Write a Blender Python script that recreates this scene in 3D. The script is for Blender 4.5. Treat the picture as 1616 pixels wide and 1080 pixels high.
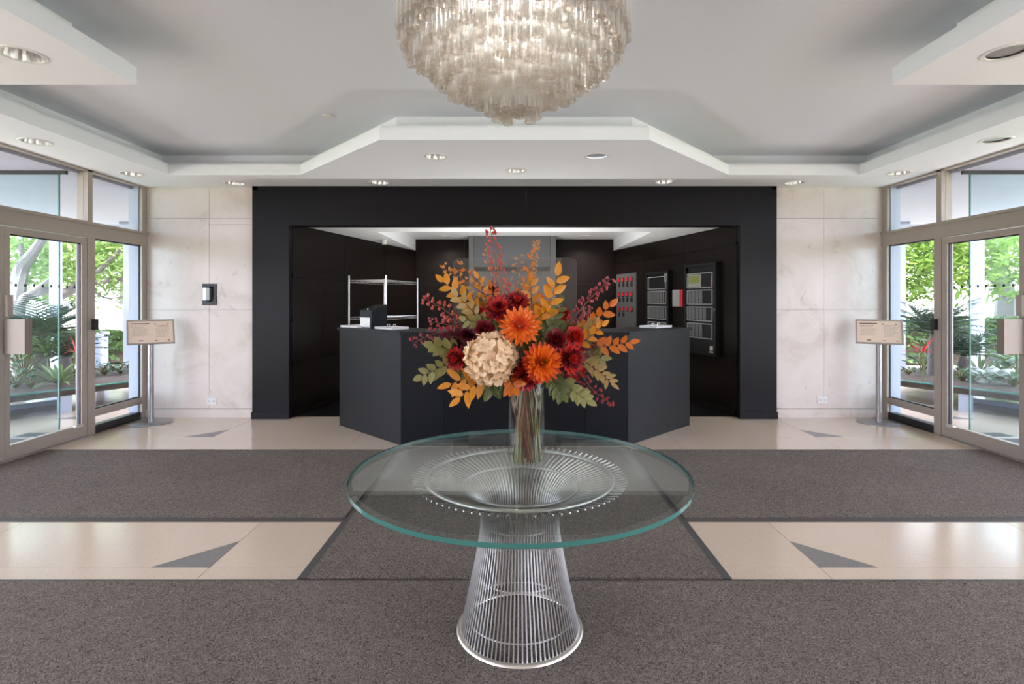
import bpy, bmesh, math, random
from mathutils import Vector, Matrix
from mathutils.geometry import tessellate_polygon
R = math.radians; PI = math.pi
random.seed(7)
for o in list(bpy.data.objects): bpy.data.objects.remove(o)
S = bpy.context.scene
COL = S.collection
# ------------------------------------------------------------------ camera
EYE, F, HY, CX = 1.505, 850.0, 475.0, 812.0      # eye height, focal length and horizon (photo pixels, 1616 x 1080)
cam = bpy.data.cameras.new('camera'); camo = bpy.data.objects.new('camera', cam); COL.objects.link(camo)
camo.location = (0, 0, EYE); camo.rotation_euler = (PI/2, 0, 0)
cam.sensor_width = 36; cam.lens = 36*F/1616
cam.shift_x = (808-CX)/1616; cam.shift_y = -(540-HY)/1616
cam.clip_start = .05; cam.clip_end = 300
S.camera = camo
# ------------------------------------------------------------------ world, sun, exposure
wd = bpy.data.worlds.new('world'); S.world = wd; wd.use_nodes = True
bgn = wd.node_tree.nodes['Background']
bgn.inputs[0].default_value = (.87, .92, 1.14, 1); bgn.inputs[1].default_value = 3.0
sun = bpy.data.lights.new('sun', 'SUN'); sun.energy = 6.0; sun.angle = R(3); sun.color = (1, .97, .95)
suno = bpy.data.objects.new('sun', sun); COL.objects.link(suno); suno.rotation_euler = (R(33), 0, R(10))
S.view_settings.view_transform = 'Standard'; S.view_settings.look = 'None'
S.view_settings.gamma = 1; S.view_settings.use_curve_mapping = False; S.view_settings.exposure = 1.7
cy = S.cycles
cy.use_denoising = True; cy.max_bounces = 10; cy.diffuse_bounces = 5; cy.glossy_bounces = 5
cy.transmission_bounces = 8; cy.transparent_max_bounces = 40
cy.caustics_reflective = False; cy.caustics_refractive = False; cy.sample_clamp_indirect = 6

def fl(x, y, z=0.0):                      # photo pixel on the level z -> place
    Y = (EYE-z)*F/(y-HY); return Vector(((x-CX)*Y/F, Y, z))
def at(x, y, Y):                          # photo pixel at depth Y -> place
    return Vector(((x-CX)*Y/F, Y, EYE-(y-HY)*Y/F))

# ------------------------------------------------------------------ materials
MAT = {}
def mat(name, col, rough=.5, metal=0, spec=.5, noise=None, bump=None, alpha=None):
    """principled; noise=(scale, amount, col2); bump=(scale, strength)"""
    m = bpy.data.materials.new(name); m.use_nodes = True; nt = m.node_tree; N = nt.nodes; L = nt.links
    p = N['Principled BSDF']
    p.inputs['Base Color'].default_value = (*col, 1); p.inputs['Roughness'].default_value = rough
    p.inputs['Metallic'].default_value = metal; p.inputs['Specular IOR Level'].default_value = spec
    tc = N.new('ShaderNodeTexCoord')
    if noise:
        sc, amt, c2 = noise[:3]
        n = N.new('ShaderNodeTexNoise'); n.inputs['Scale'].default_value = sc; n.inputs['Detail'].default_value = 6
        L.new(tc.outputs['Object'], n.inputs['Vector'])
        r = N.new('ShaderNodeValToRGB'); r.color_ramp.elements[0].position = .5-amt; r.color_ramp.elements[1].position = .5+amt
        r.color_ramp.elements[0].color = (*c2, 1); r.color_ramp.elements[1].color = (*col, 1)
        L.new(n.outputs['Fac'], r.inputs['Fac']); L.new(r.outputs['Color'], p.inputs['Base Color'])
    if bump:
        n2 = N.new('ShaderNodeTexNoise'); n2.inputs['Scale'].default_value = bump[0]; n2.inputs['Detail'].default_value = 3
        L.new(tc.outputs['Object'], n2.inputs['Vector'])
        b = N.new('ShaderNodeBump'); b.inputs['Strength'].default_value = bump[1]; b.inputs['Distance'].default_value = .02
        L.new(n2.outputs['Fac'], b.inputs['Height']); L.new(b.outputs['Normal'], p.inputs['Normal'])
    MAT[name] = m; return m
def thin_glass(name, tint, base=.04, rough=0.0, power=5.0, top=.9, haze=0.0, hazecol=(1,1,1)):
    """clear sheet: transparent + mirror, more mirror at grazing angles"""
    m = bpy.data.materials.new(name); m.use_nodes = True; nt = m.node_tree; N = nt.nodes; L = nt.links
    N.remove(N['Principled BSDF']); out = N['Material Output']
    lw = N.new('ShaderNodeLayerWeight'); lw.inputs['Blend'].default_value = .5
    pw = N.new('ShaderNodeMath'); pw.operation = 'POWER'; pw.inputs[1].default_value = power; L.new(lw.outputs['Facing'], pw.inputs[0])
    mr = N.new('ShaderNodeMapRange'); mr.inputs['To Min'].default_value = base; mr.inputs['To Max'].default_value = top
    L.new(pw.outputs[0], mr.inputs['Value'])
    t = N.new('ShaderNodeBsdfTransparent'); t.inputs[0].default_value = (*tint, 1)
    g = N.new('ShaderNodeBsdfGlossy'); g.inputs['Roughness'].default_value = rough
    mx = N.new('ShaderNodeMixShader'); L.new(mr.outputs[0], mx.inputs[0]); L.new(t.outputs[0], mx.inputs[1]); L.new(g.outputs[0], mx.inputs[2])
    last = mx
    if haze:
        d0 = N.new('ShaderNodeBsdfDiffuse'); d0.inputs[0].default_value = (*hazecol, 1); d1 = N.new('ShaderNodeBsdfTranslucent'); d1.inputs[0].default_value = (*hazecol, 1)
        d = N.new('ShaderNodeMixShader'); L.new(d0.outputs[0], d.inputs[1]); L.new(d1.outputs[0], d.inputs[2])
        m2 = N.new('ShaderNodeMixShader'); m2.inputs[0].default_value = haze
        L.new(mx.outputs[0], m2.inputs[1]); L.new(d.outputs[0], m2.inputs[2]); last = m2
    L.new(last.outputs[0], out.inputs['Surface']); MAT[name] = m; return m
def leafy(name, col, col2, trans=.35, rough=.5, scale=6):
    m = mat(name, col, rough, noise=(scale, .25, col2)); nt = m.node_tree; N = nt.nodes; L = nt.links
    p = N['Principled BSDF']; tr = N.new('ShaderNodeBsdfTranslucent')
    src = p.inputs['Base Color'].links[0].from_socket; L.new(src, tr.inputs[0])
    mx = N.new('ShaderNodeMixShader'); mx.inputs[0].default_value = trans
    L.new(p.outputs[0], mx.inputs[1]); L.new(tr.outputs[0], mx.inputs[2]); L.new(mx.outputs[0], N['Material Output'].inputs[0])
    return m
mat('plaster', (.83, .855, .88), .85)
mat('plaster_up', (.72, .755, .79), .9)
mat('lavender', (.38, .37, .46), .8)
mat('grout', (.32, .30, .27), .8)
mat('black_wood', (.007, .005, .004), .4, spec=.18, noise=(9, .3, (.011, .0065, .005)))
mat('portal_wood', (.005, .0042, .0046), .34, spec=.16, noise=(6, .3, (.0075, .006, .0064)))
mat('charcoal', (.006, .0063, .0075), .45, spec=.15, bump=(900, .05), noise=(400, .2, (.0045, .005, .006)))
mat('charcoal_side', (.008, .0082, .008), .45, spec=.15, bump=(900, .05))
mat('steel', (.62, .61, .59), .28, 1)
mat('rod_steel', (.56, .54, .52), .34, 1)
mat('dark_steel', (.13, .13, .13), .4, .3)
mat('sign_steel', (.36, .35, .345), .35, .8)
mat('bead', (.70, .66, .60), .35, 1)
mat('grey_panel', (.12, .125, .133), .4, .2)
mat('dark_mirror', (.05, .05, .055), .08, .6)
mat('alu', (.40, .345, .295), .42, .3)
mat('alu_dark', (.25, .205, .17), .45, .2)
mat('alu_white', (.42, .46, .55), .45)
mat('rubber', (.055, .048, .042), .7)
mat('black', (.006, .006, .007), .4)
mat('gasket', (.010, .013, .02), .4)
mat('white_plastic', (.75, .74, .72), .4)
mat('paper', (.80, .79, .75), .7)
mat('sign_paper', (.90, .73, .58), .7)
mat('sign_frame', (.50, .44, .38), .4, .3)
mat('ink', (.10, .085, .09), .7); mat('ink_red', (.45, .12, .10), .7)
mat('ink_soft', (.50, .40, .33), .7)
mat('red', (.55, .02, .03), .4)
mat('module', (.33, .33, .32), .4, .2)
mat('card', (.15, .15, .148), .45, .2)
mat('dark_cav', (.012, .012, .012), .5)
mat('green_screen', (.22, .24, .06), .4)
mat('inlay', (.20, .19, .18), .25, noise=(60, .3, (.15, .145, .14)))
mat('glass_edge', (.05, .17, .145), .12, 0, .7)
mat('stem_green', (.10, .15, .03), .5, noise=(30, .3, (.18, .10, .04)))
mat('twig', (.17, .06, .03), .6)
mat('soil', (.10, .07, .05), .9, noise=(12, .3, (.05, .035, .025)))
mat('stone', (.62, .60, .57), .8, noise=(8, .3, (.45, .43, .40)))
mat('bark', (.17, .15, .145), .85, noise=(7, .3, (.10, .085, .08)))
mat('lawn', (.16, .21, .08), .9, noise=(3, .3, (.22, .26, .12)))
mat('patio', (.52, .50, .47), .8, noise=(4, .3, (.46, .44, .41)))
mat('fence_white', (.80, .80, .78), .7)
mat('bollard_grey', (.20, .23, .30), .5)
thin_glass('pane', (.98, .985, .98), .012, top=.7)
thin_glass('screen_glass', (.88, .955, .965), .008, top=.3)
thin_glass('acrylic', (.92, .92, .92), .03, haze=.02, hazecol=(.5, .5, .5))
thin_glass('table_glass', (.93, .965, .955), .022, top=.9)
thin_glass('vase_glass', (.97, .98, .975), .02, power=4.0, top=.5)
thin_glass('water', (.95, .97, .92), .01, power=5, top=.3)
thin_glass('tube_glass', (.985, .975, .96), .10, rough=.06, power=1.8, top=.75, haze=.15, hazecol=(1, .985, .965))
thin_glass('tube_rim', (.955, .93, .90), .11, rough=.06, power=1.8, top=.72, haze=.17, hazecol=(.92, .86, .79))
def terrazzo(name, base, c2, fleck):
    m = mat(name, base, .16, noise=(1.3, .35, c2)); nt = m.node_tree; N = nt.nodes; L = nt.links; p = N['Principled BSDF']
    src = p.inputs['Base Color'].links[0].from_socket
    tc = [n for n in N if n.type == 'TEX_COORD'][0]
    v = N.new('ShaderNodeTexNoise'); v.inputs['Scale'].default_value = 95; v.inputs['Detail'].default_value = 2; L.new(tc.outputs['Object'], v.inputs['Vector'])
    r = N.new('ShaderNodeValToRGB'); r.color_ramp.elements[0].position = .58; r.color_ramp.elements[1].position = .72
    L.new(v.outputs['Fac'], r.inputs['Fac'])
    mx = N.new('ShaderNodeMixRGB'); mx.inputs[2].default_value = (*fleck, 1); L.new(r.outputs['Color'], mx.inputs[0]); L.new(src, mx.inputs[1])
    L.new(mx.outputs[0], p.inputs['Base Color']); return m
terrazzo('terrazzo', (.62, .505, .40), (.585, .47, .36), (.49, .385, .28))
def marble():
    m = mat('marble', (.77, .75, .725), .28); nt = m.node_tree; N = nt.nodes; L = nt.links; p = N['Principled BSDF']
    tc = [n for n in N if n.type == 'TEX_COORD'][0]
    n1 = N.new('ShaderNodeTexNoise'); n1.inputs['Scale'].default_value = 1.6; n1.inputs['Detail'].default_value = 8; n1.inputs['Roughness'].default_value = .65
    n1.inputs['Distortion'].default_value = 1.2
    L.new(tc.outputs['Object'], n1.inputs['Vector'])
    r = N.new('ShaderNodeValToRGB'); e = r.color_ramp.elements
    e[0].position = .32; e[0].color = (.57, .485, .415, 1); e[1].position = .62; e[1].color = (.71, .63, .575, 1)
    x = e.new(.45); x.color = (.67, .59, .53, 1)
    L.new(n1.outputs['Fac'], r.inputs['Fac'])
    n2 = N.new('ShaderNodeTexNoise'); n2.inputs['Scale'].default_value = 3.2; n2.inputs['Detail'].default_value = 9; n2.inputs['Distortion'].default_value = 2.5
    L.new(tc.outputs['Object'], n2.inputs['Vector'])
    r2 = N.new('ShaderNodeValToRGB'); r2.color_ramp.elements[0].position = .27; r2.color_ramp.elements[0].color = (.62, .58, .55, 1)
    r2.color_ramp.elements[1].position = .36; r2.color_ramp.elements[1].color = (1, 1, 1, 1); L.new(n2.outputs['Fac'], r2.inputs['Fac'])
    mx = N.new('ShaderNodeMixRGB'); mx.blend_type = 'MULTIPLY'; mx.inputs[0].default_value = .5
    L.new(r.outputs['Color'], mx.inputs[1]); L.new(r2.outputs['Color'], mx.inputs[2]); L.new(mx.outputs[0], p.inputs['Base Color'])
marble()
def carpet():
    m = mat('carpet', (.135, .118, .104), .95, spec=.1); nt = m.node_tree; N = nt.nodes; L = nt.links; p = N['Principled BSDF']
    tc = [n for n in N if n.type == 'TEX_COORD'][0]
    n = N.new('ShaderNodeTexNoise'); n.inputs['Scale'].default_value = 55; n.inputs['Detail'].default_value = 3; n.inputs['Distortion'].default_value = 3
    L.new(tc.outputs['Object'], n.inputs['Vector'])
    w = N.new('ShaderNodeTexNoise'); w.inputs['Scale'].default_value = 1.5; w.inputs['Detail'].default_value = 4; L.new(tc.outputs['Object'], w.inputs['Vector'])
    r = N.new('ShaderNodeValToRGB'); e = r.color_ramp.elements
    e[0].position = .34; e[0].color = (.052, .043, .037, 1); e[1].position = .66; e[1].color = (.250, .212, .180, 1)
    L.new(n.outputs['Fac'], r.inputs['Fac'])
    r2 = N.new('ShaderNodeMapRange'); r2.inputs['To Min'].default_value = .8; r2.inputs['To Max'].default_value = 1.2; L.new(w.outputs['Fac'], r2.inputs['Value'])
    mx = N.new('ShaderNodeVectorMath'); mx.operation = 'SCALE'; L.new(r.outputs['Color'], mx.inputs[0]); L.new(r2.outputs[0], mx.inputs['Scale'])
    L.new(mx.outputs[0], p.inputs['Base Color'])
    b = N.new('ShaderNodeBump'); b.inputs['Strength'].default_value = .7; b.inputs['Distance'].default_value = .008
    L.new(n.outputs['Fac'], b.inputs['Height']); L.new(b.outputs['Normal'], p.inputs['Normal'])
carpet()
leafy('cream', (.90, .72, .50), (.76, .50, .28), .2, .6, 20)
leafy('orange', (.86, .22, .015), (.74, .11, .008), .2, .5, 14)
leafy('orange_red', (.70, .085, .012), (.52, .035, .012), .2, .5, 14)
leafy('scarlet', (.62, .035, .016), (.40, .012, .012), .15, .5, 14)
leafy('burgundy', (.24, .010, .016), (.10, .004, .010), .15, .5, 14)
leafy('plum', (.16, .02, .035), (.08, .008, .015), .15, .5, 14)
leafy('gold', (.74, .33, .025), (.58, .20, .015), .25, .5, 12)
leafy('amber', (.68, .20, .02), (.50, .10, .012), .25, .5, 12)
leafy('sage', (.34, .31, .115), (.22, .22, .07), .2, .5, 12)
leafy('olive', (.15, .17, .045), (.09, .11, .03), .2, .5, 12)
leafy('khaki', (.46, .30, .10), (.30, .22, .08), .2, .5, 12)
mat('berry', (.30, .012, .018), .35); mat('berry_red', (.42, .05, .025), .4); mat('bud', (.52, .22, .04), .5)
leafy('tree_leaf', (.20, .30, .055), (.13, .23, .04), .5, .6, 3)
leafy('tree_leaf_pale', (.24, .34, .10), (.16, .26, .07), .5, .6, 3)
leafy('hedge_leaf', (.12, .20, .055), (.07, .14, .04), .3, .6, 3)
leafy('palm_leaf', (.05, .10, .06), (.025, .055, .035), .2, .4, 5)
leafy('brom_leaf', (.22, .29, .08), (.07, .14, .05), .25, .4, 5)
leafy('broad_leaf', (.06, .17, .07), (.03, .09, .04), .2, .4, 5)
leafy('red_spike', (.55, .03, .02), (.4, .02, .02), .2, .4, 5)

# ------------------------------------------------------------------ mesh building
class MB:
    def __init__(s): s.v = []; s.f = []; s.m = []
    def add(s, vs, fs, mi=0):
        k = len(s.v); s.v += [Vector(v) for v in vs]; s.f += [tuple(i+k for i in f) for f in fs]; s.m += [mi]*len(fs); return s
    def box(s, a, b, mi=0, M=None):
        (x0, y0, z0), (x1, y1, z1) = a, b
        vs = [Vector(p) for p in ((x0,y0,z0),(x1,y0,z0),(x1,y1,z0),(x0,y1,z0),(x0,y0,z1),(x1,y0,z1),(x1,y1,z1),(x0,y1,z1))]
        if M is not None: vs = [M @ v for v in vs]
        return s.add(vs, [(0,3,2,1),(4,5,6,7),(0,1,5,4),(1,2,6,5),(2,3,7,6),(3,0,4,7)], mi)
    def prism(s, poly, z0, z1, mi=0):
        n = len(poly); a = sum(poly[i][0]*poly[(i+1) % n][1]-poly[(i+1) % n][0]*poly[i][1] for i in range(n))
        if a < 0: poly = poly[::-1]
        vs = [(x, y, z0) for x, y in poly]+[(x, y, z1) for x, y in poly]
        fs = [tuple(range(n))[::-1], tuple(range(n, 2*n))]+[(i, (i+1) % n, n+(i+1) % n, n+i) for i in range(n)]
        return s.add(vs, fs, mi)
    def tube(s, pts, rad, n=8, mi=0, cap=True, closed=False):
        pts = [Vector(p) for p in pts]; m = len(pts)
        if not hasattr(rad, '__len__'): rad = [rad]*m
        vs = []; up = None
        for i, p in enumerate(pts):
            if closed: t = pts[(i+1) % m]-pts[i-1]
            else: t = pts[min(i+1, m-1)]-pts[max(i-1, 0)]
            t.normalize()
            if up is None:
                up = t.orthogonal().normalized()
            up = (up-t*up.dot(t)).normalized(); w = t.cross(up)
            for j in range(n):
                a = 2*PI*j/n; vs.append(p+(up*math.cos(a)+w*math.sin(a))*rad[i])
        fs = []
        for i in range(m if closed else m-1):
            i2 = (i+1) % m
            for j in range(n): fs.append((i*n+j, i*n+(j+1) % n, i2*n+(j+1) % n, i2*n+j))
        if cap and not closed:
            fs.append(tuple(range(n))[::-1]); fs.append(tuple((m-1)*n+j for j in range(n)))
        return s.add(vs, fs, mi)
    def lathe(s, prof, n=32, c=(0,0,0), mi=0, close=False):
        vs = []; m = len(prof)
        for r, z in prof:
            for j in range(n):
                a = 2*PI*j/n; vs.append((c[0]+r*math.cos(a), c[1]+r*math.sin(a), c[2]+z))
        fs = []
        for i in range(m if close else m-1):
            i2 = (i+1) % m
            for j in range(n): fs.append((i*n+j, i*n+(j+1) % n, i2*n+(j+1) % n, i2*n+j))
        return s.add(vs, fs, mi)
    def ball(s, c, r, n=6, mi=0, sc=(1,1,1)):
        c = Vector(c); vs = [c+Vector((0,0,-r*sc[2]))]
        k = max(2, n//2)
        for i in range(1, k):
            t = -PI/2+PI*i/k
            for j in range(n):
                a = 2*PI*j/n; vs.append(c+Vector((r*sc[0]*math.cos(t)*math.cos(a), r*sc[1]*math.cos(t)*math.sin(a), r*sc[2]*math.sin(t))))
        vs.append(c+Vector((0,0,r*sc[2]))); fs = []
        for j in range(n): fs.append((0, 1+(j+1) % n, 1+j))
        for i in range(k-2):
            for j in range(n):
                a = 1+i*n; fs.append((a+j, a+(j+1) % n, a+n+(j+1) % n, a+n+j))
        L = len(vs)-1; a = 1+(k-2)*n
        for j in range(n): fs.append((a+j, a+(j+1) % n, L))
        return s.add(vs, fs, mi)
    def mesh(s, name, mats, smooth=False, off=None):
        me = bpy.data.meshes.new(name)
        vs = s.v if off is None else [v-off for v in s.v]
        me.from_pydata([tuple(v) for v in vs], [], s.f)
        if not isinstance(mats, (list, tuple)): mats = [mats]
        for m in mats: me.materials.append(MAT[m])
        if len(mats) > 1: me.polygons.foreach_set('material_index', s.m)
        if smooth:
            me.polygons.foreach_set('use_smooth', [True]*len(me.polygons))
            me.set_sharp_from_angle(angle=R(40))
        me.update(); return me
def tag(o, label=None, cat=None, group=None, kind=None):
    if label: o['label'] = label
    if cat: o['category'] = cat
    if group: o['group'] = group
    if kind: o['kind'] = kind
    return o
def thing(name, loc=(0,0,0), label=None, cat=None, group=None, kind=None, rz=0):
    o = bpy.data.objects.new(name, None); COL.objects.link(o); o.location = loc; o.rotation_euler = (0, 0, rz); o.empty_display_size = .1
    return tag(o, label, cat, group, kind)
def wloc(p):
    v = Vector((0,0,0))
    while p is not None: v = v+Vector(p.location); p = p.parent
    return v
def obj(name, mb, mats, parent=None, smooth=False, local=False):
    """mb in world coordinates (shifted to the unrotated parent) unless local"""
    me = mb if isinstance(mb, bpy.types.Mesh) else mb.mesh(name, mats, smooth, None if (local or parent is None) else wloc(parent))
    o = bpy.data.objects.new(name, me); COL.objects.link(o); o.parent = parent; return o
def solo(name, mb, mats, label, cat, group=None, smooth=False, kind=None):
    """a thing of one mesh, origin at its base"""
    xs = [v.x for v in mb.v]; ys = [v.y for v in mb.v]; zs = [v.z for v in mb.v]
    off = Vector(((min(xs)+max(xs))/2, (min(ys)+max(ys))/2, min(zs)))
    o = bpy.data.objects.new(name, mb.mesh(name, mats, smooth, off)); COL.objects.link(o); o.location = off
    return tag(o, label, cat, group, kind)
def struct(name, mb, mats, parent=None, smooth=False):
    o = obj(name, mb, mats, parent, smooth)
    if parent is None: o['kind'] = 'structure'
    return o
def basis(d, n):
    x = Vector(d).normalized(); z = Vector(n); z = z-x*z.dot(x)
    if z.length < 1e-4: z = x.orthogonal()
    z.normalize(); y = z.cross(x); return Matrix((x, y, z)).transposed()
def place(name, me, parent, loc, rot3, sc=(1,1,1)):
    o = bpy.data.objects.new(name, me); COL.objects.link(o); o.parent = parent
    M = Matrix.Translation(Vector(loc)) @ rot3.to_4x4() @ Matrix.Diagonal((*sc, 1)); o.matrix_local = M; return o

# ------------------------------------------------------------------ main dimensions
W, BY, SZ, UZ = 4.75, 6.95, 2.97, 3.26      # half width of the hall, back wall, soffit level, raised ceiling level
RY = -4.5                                   # rear of the hall, behind the camera

# ------------------------------------------------------------------ floor
fb = MB().box((-W, RY, -.08), (W, 7.0, -.004)).prism([(-3.0, 7.0), (3.0, 7.0), (2.2, 11), (-2.2, 11)], -.08, -.004)
floor = struct('floor', fb, 'grout')
XL = [-W, -3.33, -1.72, 0, 1.72, 3.33, W]; YL = [RY, -2.78, -1.32, .13, 1.58, 3.04, 4.5, 5.95, 7.0]
def inset(poly, d):
    n = len(poly); a = sum(poly[i][0]*poly[(i+1) % n][1]-poly[(i+1) % n][0]*poly[i][1] for i in range(n))
    if a < 0: poly = poly[::-1]
    out = []
    for i in range(n):
        p0, p1, p2 = Vector(poly[i-1]), Vector(poly[i]), Vector(poly[(i+1) % n])
        d1 = (p1-p0).normalized(); d2 = (p2-p1).normalized(); n1 = Vector((-d1.y, d1.x)); n2 = Vector((-d2.y, d2.x))
        b = (n1+n2); k = d/max(.2, 1+n1.dot(n2)); out.append(tuple(p1+b*k))
    return out
for i in range(len(XL)-1):
    for j in range(len(YL)-1):
        x0, x1, y0, y1 = XL[i], XL[i+1], YL[j], YL[j+1]; tri = None
        for (tx, ty) in ((1.72, 3.04), (3.33, 5.95)):
            for s in (-1, 1):
                if abs(y0-ty) < .01 and abs((x0 if s > 0 else x1)-s*tx) < .01:
                    tri = [(s*tx, ty), (s*(tx+.335), ty), (s*tx, ty+.335)]
                    xo = x1 if s > 0 else x0
                    poly = [(s*tx, ty+.335), (s*(tx+.335), ty), (xo, ty), (xo, y1), (s*tx, y1)]
        if tri is None: poly = [(x0, y0), (x1, y0), (x1, y1), (x0, y1)]
        obj('terrazzo_slab', MB().prism(inset(poly, .002), -.02, 0), 'terrazzo', floor)
        if tri: obj('inlay_triangle', MB().prism(inset(tri, .001), -.02, 0), 'inlay', floor)
for q_ in (-1, 1): obj('alcove_floor_tile', MB().prism([(q_*1.602, 7.002), (q_*2.86, 7.002), (q_*1.9, 10.64), (q_*1.602, 10.64)], -.02, 0), 'charcoal', floor)
obj('alcove_floor_tile', MB().box((-1.6, 7.002, -.02), (1.6, 10.64, 0)), 'terrazzo', floor)  # pale tile added out of view to bounce light onto the alcove ceiling

# ------------------------------------------------------------------ mats
def mat_rug(x0, x1, y0, y1, label, sides, bw=.055):
    t = thing('entrance_mat', ((x0+x1)/2, (y0+y1)/2, .0), label, 'mat')
    a = [bw if 'l' in sides else 0, bw if 'r' in sides else 0, bw if 'n' in sides else 0, bw if 'f' in sides else 0]
    obj('carpet_pile', MB().box((x0+a[0], y0+a[2], .0005), (x1-a[1], y1-a[3], .013)), 'carpet', t)
    def ramp(p, q, inn):     # bevelled rubber edge
        p, q, inn = Vector(p), Vector(q), Vector(inn)*bw
        vs = [(p.x, p.y, .0005), (q.x, q.y, .0005), (q.x+inn.x, q.y+inn.y, .0005), (p.x+inn.x, p.y+inn.y, .0005), (p.x, p.y, .003), (q.x, q.y, .003), (q.x+inn.x, q.y+inn.y, .011), (p.x+inn.x, p.y+inn.y, .011)]
        obj('rubber_edge', MB().add(vs, [(0,3,2,1), (4,5,6,7), (0,1,5,4), (1,2,6,5), (2,3,7,6), (3,0,4,7)]), 'rubber', t)
    if 'l' in sides: ramp((x0, y1), (x0, y0), (1, 0))
    if 'r' in sides: ramp((x1, y0), (x1, y1), (-1, 0))
    if 'n' in sides: ramp((x0+a[0], y0), (x1-a[1], y0), (0, 1))
    if 'f' in sides: ramp((x1-a[1], y1), (x0+a[0], y1), (0, -1))
mat_rug(-4.62, 4.62, -1.6, 2.905, 'wide grey brown carpet mat under the glass table foot', 'lrnf', .035)
mat_rug(-1.175, 1.175, 2.91, 5.5, 'grey brown carpet runner leading up to the dark reception desk', 'lr')
mat_rug(-4.69, -1.18, 3.66, 5.41, 'grey brown carpet mat inside the doors nearest the black wall dispenser', 'n')
mat_rug(1.18, 4.69, 3.66, 5.41, 'grey brown carpet mat inside the doors across from the black wall dispenser', 'n')

# ------------------------------------------------------------------ ceiling
rec = [(-4.02, 3.65), (-4.02, 6.27), (-2.49, 6.26), (-1.23, 4.9), (1.23, 4.9), (2.49, 6.26), (4.02, 6.27), (4.02, 3.65),
       (2.56, 3.65), (2.56, -.6), (4.02, -.6), (4.02, -3.4), (-4.02, -3.4), (-4.02, -.6), (-2.56, -.6), (-2.56, 3.65)]
LIGHTS = [('d', -2.93, 3.2), ('d', -4.40, 4.95), ('d', -4.41, 6.2), ('d', -3.48, 6.7), ('d', -1.67, 6.66), ('d', -.8, 5.46), ('d', .02, 6.05),
          ('s', .83, 5.45), ('d', 1.84, 6.62), ('d', 3.46, 6.66), ('d', 4.40, 6.16), ('s', 4.38, 4.9), ('s', 2.90, 3.17)]
LLAB = ['in the lowered ceiling wing towards the dispenser side doors', 'over the door leaf on the dispenser side', 'over the sign stand beside the dispenser wall', 'above the marble slabs that hold the dispenser', 'above the black lintel over the wire shelf', 'in the soffit point opposite the ceiling speaker', 'above the middle of the reception desk', 'in the soffit point above the reception desk', 'above the black lintel over the black cabinets', 'above the bare marble slabs', 'over the sign stand by the bare marble wall', 'over the doors on the bare marble side', 'in the lowered ceiling wing towards the bare marble side doors']
LR = .112
def circ(x, y, r, n=24): return [(x+r*math.cos(2*PI*k/n), y+r*math.sin(2*PI*k/n)) for k in range(n)]
loops = [[(-W, RY), (W, RY), (W, BY+.05), (-W, BY+.05)], rec]+[circ(x, y, LR) for _, x, y in LIGHTS]
flat = [p for l in loops for p in l]
tris = tessellate_polygon([[Vector((x, y, 0)) for x, y in l] for l in loops])
ceil_ = thing('ceiling', (0, 0, SZ), kind='structure')
def down(t):
    a, b, c = (Vector((*flat[i], 0)) for i in t)
    return t if (b-a).cross(c-a).z < 0 else t[::-1]
obj('soffit', MB().add([(x, y, SZ) for x, y in flat], [down(tuple(t)) for t in tris]), 'plaster', ceil_)
def wallstrip(mb, poly, z0, z1, flip=False):
    n = len(poly); vs = [(x, y, z0) for x, y in poly]+[(x, y, z1) for x, y in poly]
    return mb.add(vs, [((i, (i+1) % n, n+(i+1) % n, n+i) if not flip else (i, n+i, n+(i+1) % n, (i+1) % n)) for i in range(n)])
def ledge(mb, p0, p1, z):
    n = len(p0); return mb.add([(x, y, z) for x, y in p0]+[(x, y, z) for x, y in p1], [(i, (i+1) % n, n+(i+1) % n, n+i) for i in range(n)])
rec_ccw = rec[::-1]
o1 = inset(rec_ccw, -.03); o2 = inset(rec_ccw, -.24)
ar = lambda q: sum(q[i][0]*q[(i+1) % len(q)][1]-q[(i+1) % len(q)][0]*q[i][1] for i in range(len(q)))
base_ = rec_ccw if ar(rec_ccw) > 0 else rec_ccw[::-1]
cv = MB(); wallstrip(cv, base_, SZ, 3.087, True); ledge(cv, base_, o1, 3.087); wallstrip(cv, o1, 3.087, 3.112, True)
obj('cove_fascia', cv, 'plaster', ceil_)
cv2 = MB(); ledge(cv2, o1, o2, 3.112); wallstrip(cv2, o2, 3.112, UZ, True)
obj('cove_trough', cv2, 'plaster', ceil_)
obj('raised_ceiling', MB().box((-W-.1, RY-.1, UZ), (W+.1, BY+.1, UZ+.15)), 'plaster_up', ceil_)
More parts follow.
